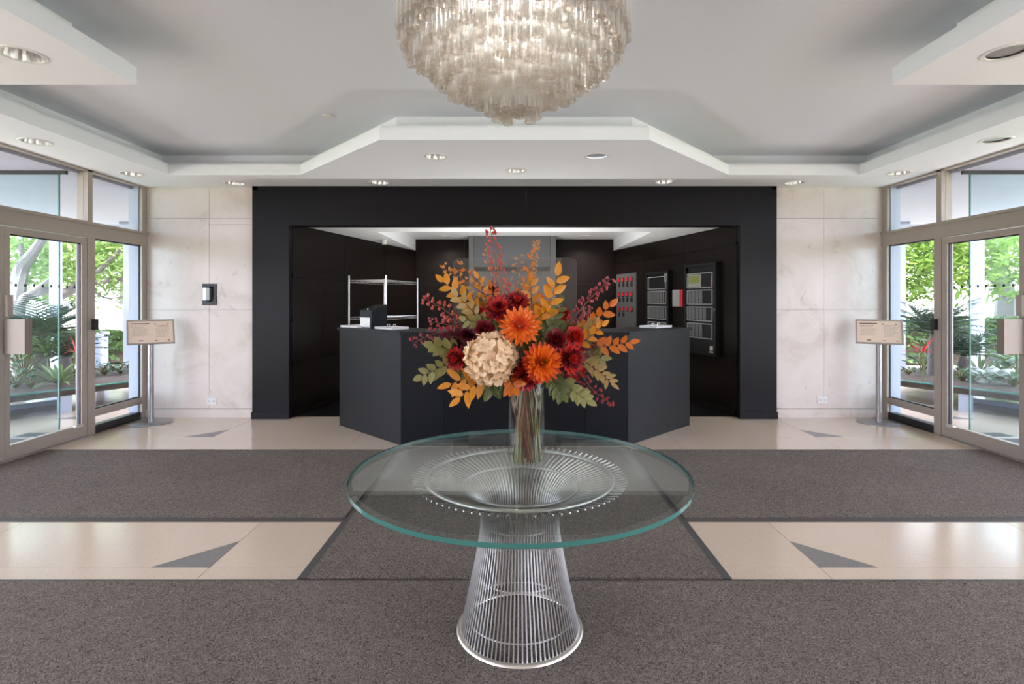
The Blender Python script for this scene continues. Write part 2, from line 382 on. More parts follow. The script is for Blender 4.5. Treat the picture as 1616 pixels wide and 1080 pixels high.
# recessed fittings
def fitting(kind, x, y, z=SZ, label=None, group=None, r=LR):
    if kind == 'd':
        t = thing('downlight', (x, y, z), label or 'recessed round downlight with fluted chrome reflector in the white ceiling', 'downlight', group or 'recessed downlights in the hall ceiling')
        obj('trim_ring', MB().lathe([(r-.006, .004), (r-.004, -.006), (r+.012, -.006), (r+.018, 0), (r+.018, .001)], 32), 'white_plastic', t, True, True)
        n = 36; rb = MB(); vs = []
        for k, (rr, zz) in enumerate(((r-.003, 0), (r*.86, .06), (r*.6, .11))):
            for j in range(n):
                q = rr*(1-.05*(j % 2)); vs.append((q*math.cos(2*PI*j/n), q*math.sin(2*PI*j/n), zz))
        rb.add(vs, [(k*n+j, k*n+(j+1) % n, (k+1)*n+(j+1) % n, (k+1)*n+j) for k in range(2) for j in range(n)])
        obj('reflector', rb, 'steel', t, False, True)
        obj('lamp_lens', MB().lathe([(r*.62, .105), (.001, .10)], 24), 'white_plastic', t, True, True)
    else:
        t = thing('ceiling_speaker', (x, y, z), label or 'round flush ceiling speaker with grey mesh grille in white ring', 'speaker', group or 'flush ceiling speakers')
        obj('trim_ring', MB().lathe([(r-.012, .004), (r-.010, -.006), (r+.012, -.006), (r+.018, 0), (r+.018, .001)], 32), 'white_plastic', t, True, True)
        obj('grille', MB().lathe([(r-.008, .012), (.002, .006)], 32), 'module', t, True, True)
    return t
for (k, x, y), lb in zip(LIGHTS, LLAB): fitting(k, x, y, label=('round chrome downlight ' if k == 'd' else 'round grey mesh speaker ')+lb)
p = fl(517, 182, UZ)
t = thing('sprinkler_cover', (p.x, p.y, UZ), 'small flat white round sprinkler cover on the raised ceiling', 'sprinkler')
obj('cover_plate', MB().lathe([(.001, -.014), (.05, -.014), (.052, -.01)], 24), 'white_plastic', t, True, True)
obj('skirt', MB().lathe([(.044, -.010), (.044, 0), (.047, 0)], 24), 'white_plastic', t, True, True)

# ------------------------------------------------------------------ back wall, marble slabs
for s, nm in ((-1, 'left'), (1, 'right')):
    a, b = 3.345, W+.02
    wl = struct('wall_back_'+nm, MB().box((min(s*a, s*b), BY+.02, 0), (max(s*a, s*b), BY+.2, SZ+.3)), 'grout')
    xs = [a, 3.94 if s < 0 else 3.99, b]
    rows = [(.115, 1.39), (1.39, 2.57), (2.57, SZ)]
    for i in range(2):
        rr = rows if (i == 1) == (s < 0) else [(.115, 1.39), (1.39, 2.49), (2.49, 2.57), (2.57, SZ)]
        if s > 0 and i == 1: rr = rows
        for k, (z0, z1) in enumerate(rr):
            x0, x1 = sorted((s*xs[i], s*xs[i+1])); g = .002
            obj('marble_slab', MB().box((x0+g, BY, z0+g), (x1-g, BY+.03, z1-g)), 'marble', wl)
    bb = struct('baseboard_back_'+nm, MB().box((min(s*a, s*b), BY-.014, 0), (max(s*a, s*b), BY+.02, .108)), 'marble')
    # outside return of the wall, seen through the glass
    struct('wall_outside_'+nm, MB().box((min(s*(W+.03), s*(W+.15)), 6.84, 0), (max(s*(W+.03), s*(W+.15)), 7.3, 2.97)), 'alu_white')

# ------------------------------------------------------------------ portal of the alcove
PY = 6.86
portal = thing('trim_1', (0, PY, 0), kind='structure')
LZ = 2.476
for s in (-1, 1):
    x0, x1 = sorted((s*2.872, s*3.285))
    obj('jamb', MB().box((x0, PY, .09), (x1, BY+.1, LZ)), 'portal_wood', portal)
    x0, x1 = sorted((s*3.287, s*3.35))
    obj('edge_moulding', MB().box((x0, PY+.02, 0), (x1, BY+.1, SZ)), 'portal_wood', portal)
    x0, x1 = sorted((s*2.868, s*3.352))
    obj('plinth_block', MB().box((x0, PY-.012, 0), (x1, BY, .088)), 'portal_wood', portal)
    x0, x1 = sorted((s*.15+0, s*3.285)) if s > 0 else (-3.285, .146)
    obj('lintel_panel', MB().box((x0, PY, LZ), (x1, BY+.1, 2.92)), 'portal_wood', portal)
obj('top_moulding', MB().box((-3.35, PY+.02, 2.922), (3.35, BY+.1, SZ)), 'portal_wood', portal)
obj('bottom_bead', MB().box((-2.872, PY-.006, LZ-.012), (2.872, BY+.1, LZ-.001)), 'portal_wood', portal)

# ------------------------------------------------------------------ alcove
AX, AY, KY = 2.87, 6.95, .247; BY2 = 10.65; BX = AX-KY*(BY2-AY)
AL = math.hypot(BX-AX, BY2-AY); TH = math.atan2(KY, 1)
def alc(s, u, n, z):           # point on the side wall s: u along the wall from the portal, n out from the wall, z up
    tx, ty = -math.sin(TH), math.cos(TH); nx, ny = -math.cos(TH), -math.sin(TH)
    return Vector((s*(AX+tx*u+nx*n), AY+ty*u+ny*n, z))
def abox(mb, s, u0, u1, n0, n1, z0, z1, mi=0):
    vs = [alc(s, u, n, z) for z in (z0, z1) for u, n in ((u0, n0), (u1, n0), (u1, n1), (u0, n1))]
    fs = [(0,3,2,1),(4,5,6,7),(0,1,5,4),(1,2,6,5),(2,3,7,6),(3,0,4,7)]
    return mb.add(vs, fs if s < 0 else [f[::-1] for f in fs], mi)
for s, nm in ((-1, 'left'), (1, 'right')):
    wl = struct('wall_alcove_'+nm, abox(MB(), s, 0, AL+.05, -.2, -.012, 0, 2.9), 'black')
    us = [0, 1.25, 2.5, AL]; zs = [.09, .68, 1.26, 1.84, 2.5]
    if s > 0: zs = [.09, .72, 2.25, 2.5]
    for i in range(3):
        for j in range(len(zs)-1):
            obj('wall_panel', abox(MB(), s, us[i]+.004, us[i+1]-.004, -.012, .0, zs[j]+.004, zs[j+1]-.004), 'black_wood', wl)
    for j in range(1, len(zs)-1):
        obj('rail', abox(MB(), s, 0, AL, .0005, .014, zs[j]-.022, zs[j]+.022), 'black_wood', wl)
    struct('baseboard_alcove_'+nm, abox(MB(), s, .02, AL, .0005, .016, 0, .085), 'black_wood')
wl = struct('wall_alcove_back', MB().box((-BX-.2, BY2+.012, 0), (BX+.2, BY2+.2, 2.95)), 'black')
for i in range(4):
    for z0, z1 in ((.0, 1.26), (1.26, 1.84), (1.84, 2.72)):
        x0 = -BX+i*BX/2; obj('wall_panel', MB().box((x0+.003, BY2, z0+.003), (x0+BX/2-.003, BY2+.012, z1-.003)), 'black_wood', wl)
# alcove ceiling: low soffit with a raised field
AZ, AZ2 = 2.5, 2.725
ac = thing('ceiling_alcove', (0, 8.5, AZ), kind='structure')
RX, RY0 = 1.98, 7.76
out_ = [(-3.0, BY+.1), (3.0, BY+.1), (BX+.12, BY2), (-BX-.12, BY2)]
sm = MB(); sm.prism([(-3.0, BY+.1), (3.0, BY+.1), (3.0-KY*(RY0-BY), RY0), (-3.0+KY*(RY0-BY), RY0)], AZ, 2.9)
for s in (-1, 1): sm.prism([(s*RX, RY0), (s*(3.0-KY*(RY0-BY)), RY0), (s*(BX+.1), BY2), (s*min(RX, BX), BY2)], AZ, 2.9)
obj('low_soffit', sm, 'plaster', ac)
obj('raised_field', MB().box((-RX-.1, RY0-.05, AZ2), (RX+.1, BY2+.05, AZ2+.1)), 'plaster', ac)
for px, lb in ((703, 'wire shelf'), (925, 'switch panel')):
    p = fl(px, 372.5, AZ2)
    t = thing('downlight', (p.x, p.y, AZ2), 'round downlight in the raised alcove ceiling towards the '+lb, 'downlight', 'alcove downlights')
    obj('trim_ring', MB().lathe([(.075, -.004), (.08, -.014), (.105, -.012), (.11, 0)], 28), 'white_plastic', t, True, True)
    obj('lamp_lens', MB().lathe([(.078, -.006), (.001, -.004)], 24), 'steel', t, True, True)
    l = bpy.data.lights.new('downlight_beam', 'SPOT'); l.energy = 30; l.spot_size = R(150); l.spot_blend = .8; l.shadow_soft_size = .07; l.color = (1, .94, .86)
    lo = bpy.data.objects.new('downlight_beam', l); COL.objects.link(lo); lo.parent = t; lo.location = (0, 0, -.02)
# small dome on the soffit and access panel
p = fl(606, 379, AZ)
t = thing('smoke_detector', (p.x, p.y, AZ), 'small white smoke detector under the alcove soffit above the wire shelf', 'smoke detector')
obj('detector_base', MB().lathe([(.001, -.02), (.06, -.02), (.062, 0)], 20), 'white_plastic', t, True, True)
obj('detector_head', MB().lathe([(.001, -.075), (.038, -.072), (.045, -.05), (.045, -.02)], 20), 'white_plastic', t, True, True)
t = thing('access_panel', (-2.2, 8.45, AZ), 'flat white square access panel in the alcove soffit', 'panel')
obj('panel_frame', MB().box((-.17, -.25, -.006), (.17, .25, 0)), 'white_plastic', t, local=True)
obj('panel_lid', MB().box((-.15, -.23, -.009), (.15, .23, -.006)), 'plaster', t, local=True)
# grey metal column with mirror band
GY = 10.1
gx = [(px-CX)*GY/F for px in (740, 748, 868, 877)]
t = thing('metal_column', ((gx[0]+gx[3])/2, GY+.2, 0), 'wide grey metal clad column with dark mirror band behind the desk', 'column')
zb0, zb1 = at(0, 428, GY).z, at(0, 421.5, GY).z
obj('lower_panel', MB().box((gx[1], GY, 0), (gx[2], GY+.5, zb0-.004)), 'grey_panel', t)
obj('mirror_band', MB().box((gx[1], GY+.015, zb0), (gx[2], GY+.5, zb1)), 'dark_mirror', t)
obj('upper_panel', MB().box((gx[1], GY, zb1+.004), (gx[2], GY+.5, AZ2)), 'grey_panel', t)
for a, b in ((gx[0], gx[1]-.004), (gx[2]+.004, gx[3])): obj('edge_post', MB().box((a, GY-.02, 0), (b, GY+.5, AZ2)), 'card', t)

# ------------------------------------------------------------------ reception desk
DZ = 1.15
desk = thing('reception_desk', (0, 6.2, 0), 'tall charcoal reception desk with angled wings in front of the alcove', 'reception desk')
pl = [(-2.12, 6.52), (-1.18, 5.60), (-.735, 5.57), (.735, 5.57), (1.18, 5.60), (2.12, 6.52)]
def offp(k, d):               # point k moved back by d (to the inside)
    p = Vector(pl[k]); c = Vector((0, 7.6)); v = (c-p).normalized(); return tuple(p+v*d)
for k in range(5):
    a, b = Vector(pl[k]), Vector(pl[k+1]); u = (b-a).normalized()*.0025; n = Vector((-(b-a).y, (b-a).x)).normalized()*.05
    obj('wing_panel' if k in (0, 4) else 'front_panel', MB().prism([tuple(a+u), tuple(b-u), tuple(b-u+n), tuple(a+u+n)], 0, DZ), 'charcoal_side' if k in (0, 4) else 'charcoal', desk)
ct = [(-2.15, 6.52), (-1.19, 5.575), (-.74, 5.545), (.74, 5.545), (1.19, 5.575), (2.15, 6.52), (1.72, 6.98), (.95, 6.22), (-.95, 6.22), (-1.72, 6.98)]
obj('countertop', MB().prism(ct, DZ+.001, DZ+.031), 'charcoal', desk)
for s in (-1, 1):
    a, b = Vector((s*2.12, 6.53)), Vector((s*1.72, 6.96)); v = (b-a).normalized(); n = Vector((v.y, -v.x))*.04*s*-1
    obj('end_panel', MB().prism([tuple(a+v*.05), tuple(b), tuple(b-n), tuple(a+v*.05-n)], 0, DZ), 'charcoal_side', desk)
obj('inner_shelf', MB().prism([(-.95, 5.66), (.95, 5.66), (.9, 6.2), (-.9, 6.2)], .72, .75), 'charcoal', desk)
CT = DZ+.031
# acrylic screens on the desk
def screen(x0, x1, Y, z1, label, rl, rr):
    t = thing('acrylic_screen', ((x0+x1)/2, Y, CT), label, 'screen')
    r = .07; pts = [(x0, CT+.012), (x1, CT+.012)]
    pts += [(x1-r+r*math.cos(R(a)), z1-r+r*math.sin(R(a))) for a in range(0, 91, 15)] if rr else [(x1, z1)]
    pts += [(x0+r-r*math.sin(R(a)), z1-r+r*math.cos(R(a))) for a in range(0, 91, 15)] if rl else [(x0, z1)]
    n = len(pts); m = MB(); th = .006
    m.add([(x, Y-th/2, z) for x, z in pts], [tuple(range(n))], 0); m.add([(x, Y+th/2, z) for x, z in pts], [tuple(range(n))[::-1]], 0)
    m.add([(x, Y-th/2, z) for x, z in pts]+[(x, Y+th/2, z) for x, z in pts], [(i, n+i, n+(i+1) % n, (i+1) % n) for i in range(n)], 1)
    obj('sheet', m, ['acrylic', 'module'], t)
    for q in (.12, .88):
        x = x0+(x1-x0)*q; obj('foot', MB().box((x-.05, Y-.08, CT+.001), (x+.05, Y+.08, CT+.012)), 'acrylic', t)
Yp = 5.85
screen((715-CX)*Yp/F, (886-CX)*Yp/F, Yp, at(0, 408, Yp).z, 'clear acrylic screen with a rounded corner standing on the desk behind the bouquet', True, False)
Yp = 6.02
screen((800-CX)*Yp/F, (910-CX)*Yp/F, Yp, at(0, 407, Yp).z, 'smaller clear acrylic screen overlapping the wide one on the desk', False, True)

# added work table and strip uplighter, hidden behind the desk to brighten the alcove ceiling
t = thing('added_work_table', (0, 8.15, 0), 'added low work table holding the added uplighter behind the reception desk', 'table')
obj('table_top', MB().box((-1.1, 7.9, .70), (1.1, 8.4, .73)), 'charcoal', t)
for x in (-1.05, 1.0):
    for y in (7.92, 8.32): obj('leg', MB().box((x, y, 0), (x+.05, y+.05, .70)), 'charcoal', t)
t = thing('added_strip_lamp', (0, 8.15, .731), 'added long white strip uplighter behind the desk that brightens the alcove ceiling', 'lamp')
obj('housing', MB().box((-1.0, 8.10, .731), (1.0, 8.2, .76)), 'white_plastic', t)
obj('end_cap', MB().box((-1.02, 8.095, .731), (-1.001, 8.205, .765)), 'steel', t); obj('end_cap', MB().box((1.001, 8.095, .731), (1.02, 8.205, .765)), 'steel', t)
l = bpy.data.lights.new('added_strip_light', 'AREA'); l.shape = 'RECTANGLE'; l.size = 1.9; l.size_y = .08; l.energy = 19; l.color = (1, .97, .93)
lo = bpy.data.objects.new('added_strip_light', l); COL.objects.link(lo); lo.parent = t; lo.location = (0, 0, .04); lo.rotation_euler = (PI, 0, 0)
# things on the desk
def rotbox(mb, c, sx, sy, z0, z1, a, mi=0):
    M = Matrix.Translation(Vector((c[0], c[1], 0))) @ Matrix.Rotation(a, 4, 'Z'); return mb.box((-sx/2, -sy/2, z0), (sx/2, sy/2, z1), mi, M)
p = fl(595, 517, CT); A = R(-40)
p = Vector((-1.70, 6.50, CT))
t = thing('suggestion_box', p, 'black slant topped box with white label on the desk wing', 'box', rz=R(-38))
sb = MB(); w, d, h0, h1 = .11, .115, .20, .265
sb.add([(-w,-d,0),(w,-d,0),(w,d,0),(-w,d,0),(-w,-d,h0),(w,-d,h0),(w,d,h1),(-w,d,h1)], [(0,3,2,1),(4,5,6,7),(0,1,5,4),(1,2,6,5),(2,3,7,6),(3,0,4,7)])
obj('box_body', sb, 'charcoal', t, local=True)
obj('label_card', MB().box((-w+.004, -d-.002, .01), (w-.03, -d-.0005, .125)), 'paper', t, local=True)
obj('lid', MB().add([(-w-.004,-d-.004,h0+.001),(w+.004,-d-.004,h0+.001),(w+.004,d,h1+.003),(-w-.004,d,h1+.003),(-w-.004,-d-.004,h0+.012),(w+.004,-d-.004,h0+.012),(w+.004,d,h1+.014),(-w-.004,d,h1+.014)], [(0,3,2,1),(4,5,6,7),(0,1,5,4),(1,2,6,5),(2,3,7,6),(3,0,4,7)]), 'charcoal', t, local=True)
obj('lock', MB().lathe([(.001, h0+.03), (.008, h0+.03), (.008, h0+.008)], 10, (0, -d+.03, 0)), 'steel', t, True, True)
def tray(loc, rz, label, clip=True):
    t = thing('paper_tray', loc, label, 'paper tray', rz=rz)
    obj('paper_stack', MB().box((-.16, -.11, .0), (.16, .11, .018)), 'paper', t, local=True)
    obj('tray_rim', MB().box((-.168, -.118, .0), (-.161, .118, .026)).box((.161, -.118, 0), (.168, .118, .026)).box((-.161, .111, 0), (.161, .118, .026)), 'white_plastic', t, local=True)
    if clip:
        for k in range(2):
            x = -.06+.12*k; obj('binder_clip', MB().tube([(x-.025, 0, .019), (x-.02, 0, .05), (x+.02, 0, .055), (x+.03, 0, .02)], .004, 6), 'steel', t, local=True)
tray((-1.93, 6.60, CT), R(-38), 'low white paper tray beside the black slant topped box', False)
tray((-1.42, 6.22, CT), R(-42), 'white paper tray with metal clips on the desk wing near the wire shelf', True)
tray((1.72, 6.56, CT), R(42), 'white paper tray with clips on the desk wing near the black cabinets', True)

# ------------------------------------------------------------------ wire shelving
sA = Vector((-1.80, 7.55)); wv = Vector((.24, .971)); nv = Vector((-.971, .24)); SW, SL = .58, 1.06; STZ = 1.865
t = thing('wire_shelf', (*(sA+wv*SL/2+nv*SW/2), 0), 'chrome wire shelving unit behind the desk beside the dark wall', 'shelf')
cs = [sA, sA+nv*SW, sA+nv*SW+wv*SL, sA+wv*SL]
for c in cs:
    m = MB().tube([(c.x, c.y, .02), (c.x, c.y, STZ)], .013, 10); q = obj('post', m, 'steel', t, True)
    obj('foot', MB().lathe([(.001, 0), (.018, 0), (.018, .02), (.012, .025)], 10, (c.x, c.y, 0)), 'black', q, True)
for z in (.3, 1.27, 1.80):
    m = MB()
    for i in range(4):
        a, b = cs[i], cs[(i+1) % 4]
        for dz in (0, -.035): m.tube([(a.x, a.y, z+dz), (b.x, b.y, z+dz)], .004, 6)
        n = int((b-a).length/.04); pts = [(*(a+(b-a)*k/n), z-.035*(k % 2)) for k in range(n+1)]; m.tube(pts, .0028, 4)
    n = 28
    for k in range(1, n):
        a = sA+wv*SL*k/n; b = a+nv*SW; m.tube([(a.x, a.y, z+.003), (b.x, b.y, z+.003)], .0025, 4)
    obj('wire_deck', m, 'steel', t, True)

# ------------------------------------------------------------------ cabinets on the alcove wall (s = +1)
def up(px): return ((4.587/((px-CX)/F+KY))-AY)/math.cos(TH)       # pixel column -> distance along the wall
def uz(px, py): return at(px, py, 4.587/((px-CX)/F+KY)).z
def cab_thing(name, u0, u1, label, cat):
    c = alc(1, (u0+u1)/2, 0, 0); return thing(name, c, label, cat)
# tall black cabinet
def black_cabinet(px0, px1, ztop, zbot, wins, label, extra):
    u1, u0 = up(px0), up(px1)
    t = cab_thing('alarm_cabinet', u0, u1, label, 'cabinet')
    obj('back_box', abox(MB(), 1, u0, u1, .001, .05, zbot, ztop), 'black', t)
    m = MB(); fw = .035
    abox(m, 1, u0, u0+fw, .05, .085, zbot, ztop); abox(m, 1, u1-fw, u1, .05, .085, zbot, ztop)
    abox(m, 1, u0+fw, u1-fw, .05, .085, ztop-fw, ztop); abox(m, 1, u0+fw, u1-fw, .05, .085, zbot, zbot+fw)
    d = obj('door_frame', m, 'black', t)
    obj('lock', abox(MB(), 1, u0+.008, u0+.025, .085, .095, (ztop+zbot)/2-.01, (ztop+zbot)/2+.012), 'steel', d)
    for k, (za, zb, kind) in enumerate(wins):
        wa, wb = u0+.10, u1-.045
        m = MB(); f = .014
        abox(m, 1, wa, wa+f, .05, .072, za, zb); abox(m, 1, wb-f, wb, .05, .072, za, zb); abox(m, 1, wa+f, wb-f, .05, .072, zb-f, zb); abox(m, 1, wa+f, wb-f, .05, .072, za, za+f)
        w_ = obj('bezel', m, 'module', t)
        if kind == 'screen':
            q = wa+(wb-wa)*.46
            obj('display_plate', abox(MB(), 1, q, wb-.02, .05, .058, za+.02, zb-.02), 'module', w_)
            obj('display', abox(MB(), 1, q+.03, wb-.04, .058, .061, za+.07, zb-.04), 'green_screen', w_)
            obj('red_tab', abox(MB(), 1, wa+.02, wa+.045, .05, .06, za+.03, zb-.06), 'red', w_)
        elif kind != 'blank':
            n = kind; full = 11 if n > 7 else 6.6
            for i in range(n):
                s0 = wb-.02-(wb-wa-.035)*(i+1)/full; s1 = wb-.02-(wb-wa-.035)*i/full-.008
                obj('module_card', abox(MB(), 1, s0, s1-.006, .05, .064, za+.02, zb-.02), 'card', w_)
    for (ua, ub, za, zb, mt, nm) in extra(u0, u1): obj(nm, abox(MB(), 1, ua, ub, .05, .06, za, zb), mt, t)
zt, zb = uz(1116, 416), uz(1116, 560)
wz = [(uz(1110, b), uz(1110, a)) for a, b in ((431, 455), (457.5, 481), (484, 507), (510, 534))]
black_cabinet(1088, 1138, zt, zb, [(*wz[0], 'screen'), (*wz[1], 4), (*wz[2], 5), (*wz[3], 4)], 'large black alarm cabinet with display and four glazed windows on the alcove wall',
    lambda u0, u1: [(u0+.10, u0+.17, uz(1125, 553), uz(1125, 546), 'paper', 'sticker'), (u0+.10, u0+.18, uz(1125, 556.5), uz(1125, 554.5), 'paper', 'sticker_strip')])
zt, zb = uz(1044, 429), uz(1044, 540)
wz = [(uz(1041, b), uz(1041, a)) for a, b in ((437, 457), (459.5, 480), (483.5, 504), (508, 528))]
black_cabinet(1026, 1062, zt, zb, [(*wz[0], 'blank'), (*wz[1], 10), (*wz[2], 10), (*wz[3], 10)], 'smaller black alarm cabinet with rows of grey modules beside the red box',
    lambda u0, u1: [(u0+.08, u0+.16, uz(1055, 445), uz(1055, 432), 'module', 'bracket_tab')])
u1, u0 = up(1069), up(1083.5)
t = cab_thing('pull_station', u0, u1, 'small grey and red alarm box between the two black cabinets', 'alarm box')
za, zb = uz(1076, 484), uz(1076, 457.5)
obj('red_body', abox(MB(), 1, u0, u1, .001, .07, za, zb), 'red', t)
obj('grey_cover', abox(MB(), 1, u0+.055, u1, .07, .085, za, zb), 'module', t)
# steel panel with switch openings
u1, u0 = up(975), up(1006)
t = cab_thing('switch_panel', u0, u1, 'brushed steel switch panel with rows of red and black switches', 'switch panel')
za, zb = uz(990, 548), uz(990, 432)
obj('face_plate', abox(MB(), 1, u0, u1, .001, .03, za, zb), 'dark_steel', t)
for r_, (ya, yb) in enumerate(((438, 446), (447, 453), (461, 469), (470.5, 476.5), (485.5, 492), (494, 500), (519, 525), (528, 534))):
    n = 4 if r_ < 4 else 2
    for k in range(4):
        if r_ >= 5 and k > 1: continue
        ua = u1-.10-(u1-u0-.16)*k/3.9; z0, z1 = uz(990, yb), uz(990, ya)
        q = obj('switch_slot', abox(MB(), 1, ua-.085, ua, .03, .034, z0, z1), 'dark_cav', t)
        if r_ in (0, 2, 4): obj('switch_rocker', abox(MB(), 1, ua-.075, ua-.02, .034, .05, z0+.02, (z0+z1)/2+.04), 'red', q)

# ------------------------------------------------------------------ side glazing with sliding doors
Y0, Y1, Y2, Y3 = 5.01, 5.975, 6.08, 6.95
HZ0, HZ1 = 2.21, 2.385
def sx(s, a, b): return sorted((s*a, s*b))
def glazing(s, nm, near_back):
    wl = thing('wall_'+nm, (s*W, 0, 0), kind='structure')
    def B(name, x0, x1, y0, y1, z0, z1, m='alu', par=None):
        a, b = sx(s, x0, x1); return obj(name, MB().box((a, y0, z0), (b, y1, z1)), m, par or wl)
    # far bay: post, header, jamb
    B('header', W-.02, W+.10, RY, 6.95, HZ0, HZ1)
    B('header_lip', W-.035, W-.02, RY, 6.95, HZ1-.03, HZ1)
    ys = [Y2-.05, 4.04-.05, 3.0, 1.2, -.6, -2.4, RY+.05]
    for y in ys:
        B('post', W-.015, W+.12, y-.052, y+.052, 0, HZ0)
        B('transom_post', W+.0, W+.12, y-.035, y+.035, HZ1, SZ)
    B('jamb', W-.01, W+.10, 6.855, 6.95, 0, SZ)
    B('head_channel', W, W+.08, RY, 6.95, SZ-.02, SZ+.3)
    B('threshold', W-.06, W+.14, 4.0, 6.0, -.004, .012, 'steel')
    wn = 0
    allw = [(Y2+.002, 6.855)]+[(ys[k+1]+.052, ys[k]-.052) for k in range(1, len(ys)-1)]
    for y0, y1 in allw:
        wn += 1
        w = thing('window_%d' % (wn if s < 0 else wn+10), (s*(W+.05), (y0+y1)/2, 0), kind='structure')
        B('base_plinth', W+.01, W+.10, y0, y1, 0, .09, 'black', w)
        B('bottom_rail', W-.005, W+.09, y0, y1, .195, .275, 'alu', w)
        g = .012
        for a, b in ((y0, y0+g), (y1-g, y1)): B('gasket', W+.02, W+.06, a, b, .275, HZ0, 'gasket', w)
        B('gasket', W+.02, W+.06, y0+g, y1-g, HZ0-g, HZ0, 'gasket', w)
        B('gasket', W+.02, W+.06, y0+g, y1-g, .275, .275+g, 'gasket', w)
        B('pane', W+.038, W+.046, y0+g, y1-g, .275+g, HZ0-g, 'pane', w)
        B('lower_pane', W+.038, W+.046, y0, y1, .09, .195, 'pane', w)
    for k in range(len(ys)):
        ya, yb = (ys[k]+.035, 6.855 if k == 0 else ys[k-1]-.035)
        B('transom_pane', W+.045, W+.053, ya, yb, HZ1, SZ-.02, 'pane')
    # doors
    dn = 0
    for (y0, y1) in ((Y0, Y1), (4.045, Y0-.004)):
        dn += 1
        d = thing('door_%d' % (dn if s < 0 else dn+2), (s*W, (y0+y1)/2, 0), kind='structure')
        xa, xb = W-.01, W+.045; st = .075
        B('stile', xa, xb, y0, y0+.05, .015, HZ0-.012, 'alu', d); B('stile', xa, xb, y1-st, y1, .015, HZ0-.012, 'alu', d)
        B('top_rail', xa, xb, y0+.05, y1-st, HZ0-.075, HZ0-.012, 'alu', d); B('bottom_rail', xa, xb, y0+.05, y1-st, .015, .145, 'alu', d)
        g = .01; a_, b_ = y0+.05, y1-st; za, zb_ = .145, HZ0-.075
        B('gasket', xa+.015, xb-.01, a_, a_+g*.4, za, zb_, 'gasket', d); B('gasket', xa+.015, xb-.01, b_-g, b_, za, zb_, 'gasket', d)
        B('gasket', xa+.015, xb-.01, a_, b_-g, zb_-g, zb_, 'gasket', d)
        B('glass', W+.014, W+.022, a_+g*.4, b_-g, za, zb_-g, 'pane', d)
        m = MB(); k = 0; y = b_-.07
        while y > a_+.04:
            vs = [(s*(W+.0125), y+.014*math.cos(2*PI*j/14), 1.655+.014*math.sin(2*PI*j/14)) for j in range(14)]
            m.add(vs, [tuple(range(14)) if s < 0 else tuple(range(14))[::-1]]); y -= .098
        obj('safety_dots', m, 'black', d)
        if dn == 1:
            a, b = sx(s, W-.205, W-.012)
            h = obj('pull_box', MB().box((a, y0-.02, 1.01), (b, y0+.05, 1.335)), 'alu_dark', d)
            a, b = sx(s, W-.215, W-.205); obj('pull_edge', MB().box((a, y0-.024, 1.005), (b, y0+.054, 1.34)), 'alu_dark', h)
            a, b = sx(s, W-.05, W-.012); obj('mount_plate', MB().box((a, y0-.02, 1.36), (b, y0+.04, 1.56)), 'alu', d)
        a, b = sx(s, W-.045, W-.01)
        if dn == 1:
            L_ = obj('floor_bolt', MB().box((a, y1-.19, .135), (b, y1-.10, .16)), 'steel', d)
    a, b = sx(s, W-.055, W-.016)
    obj('latch_box', MB().box((a, Y2-.055, 1.18), (b, Y2+.002, 1.30)), 'black', wl)
glazing(-1, 'left', 0); glazing(1, 'right', 0)
# rear of the hall, behind the camera
struct('wall_rear', MB().box((-W-.1, RY-.2, 0), (W+.1, RY, SZ+.3)), 'marble')

# ------------------------------------------------------------------ small things on the marble
q = BY-.0005
x0, x1 = [(v-CX)*q/F for v in (320, 342)]; z0, z1 = at(0, 482, q).z, at(0, 448, q).z
t = thing('soap_dispenser', ((x0+x1)/2, q, z0), 'silver hand sanitizer dispenser on a black back plate on the marble wall', 'dispenser')
obj('back_plate', MB().box((x0, q-.012, z0), (x1, q, z1)), 'black', t)
cx, zc = (x0+x1)/2-.015, (z0+z1)/2+.01
m = MB(); pr = [(-.045, 0), (-.045, -.05), (-.02, -.085), (.02, -.085), (.045, -.05), (.045, 0)]
m.prism([(cx+a, q-.012+b) for a, b in pr], zc-.085, zc+.075)
b_ = obj('dispenser_body', m, 'sign_steel', t)
obj('dispenser_cap', MB().prism([(cx+a*1.04, q-.012+b*1.04) for a, b in pr], zc+.076, zc+.092), 'black', t)
obj('nozzle', MB().box((cx-.02, q-.07, zc-.105), (cx+.02, q-.03, zc-.086)), 'black', t)
for px, py, lb in ((334.5, 633.5, 'white wall outlet plate below the silver dispenser'), (1297, 631.5, 'white wall outlet plate on the marble wall without a dispenser')):
    c = at(px, py, q); t = thing('outlet', (c.x, q, c.z-.045), lb, 'outlet')
    obj('cover_plate', MB().box((c.x-.062, q-.007, c.z-.043), (c.x+.062, q, c.z+.043)), 'white_plastic', t)
    for d in (-.028, .028):
        r_ = obj('socket', MB().box((c.x+d-.019, q-.010, c.z-.02), (c.x+d+.019, q-.007, c.z+.02)), 'white_plastic', t)
        obj('slots', MB().box((c.x+d-.009, q-.0105, c.z-.008), (c.x+d-.005, q-.010, c.z+.010)).box((c.x+d+.005, q-.0105, c.z-.008), (c.x+d+.009, q-.010, c.z+.010)), 'black', r_)

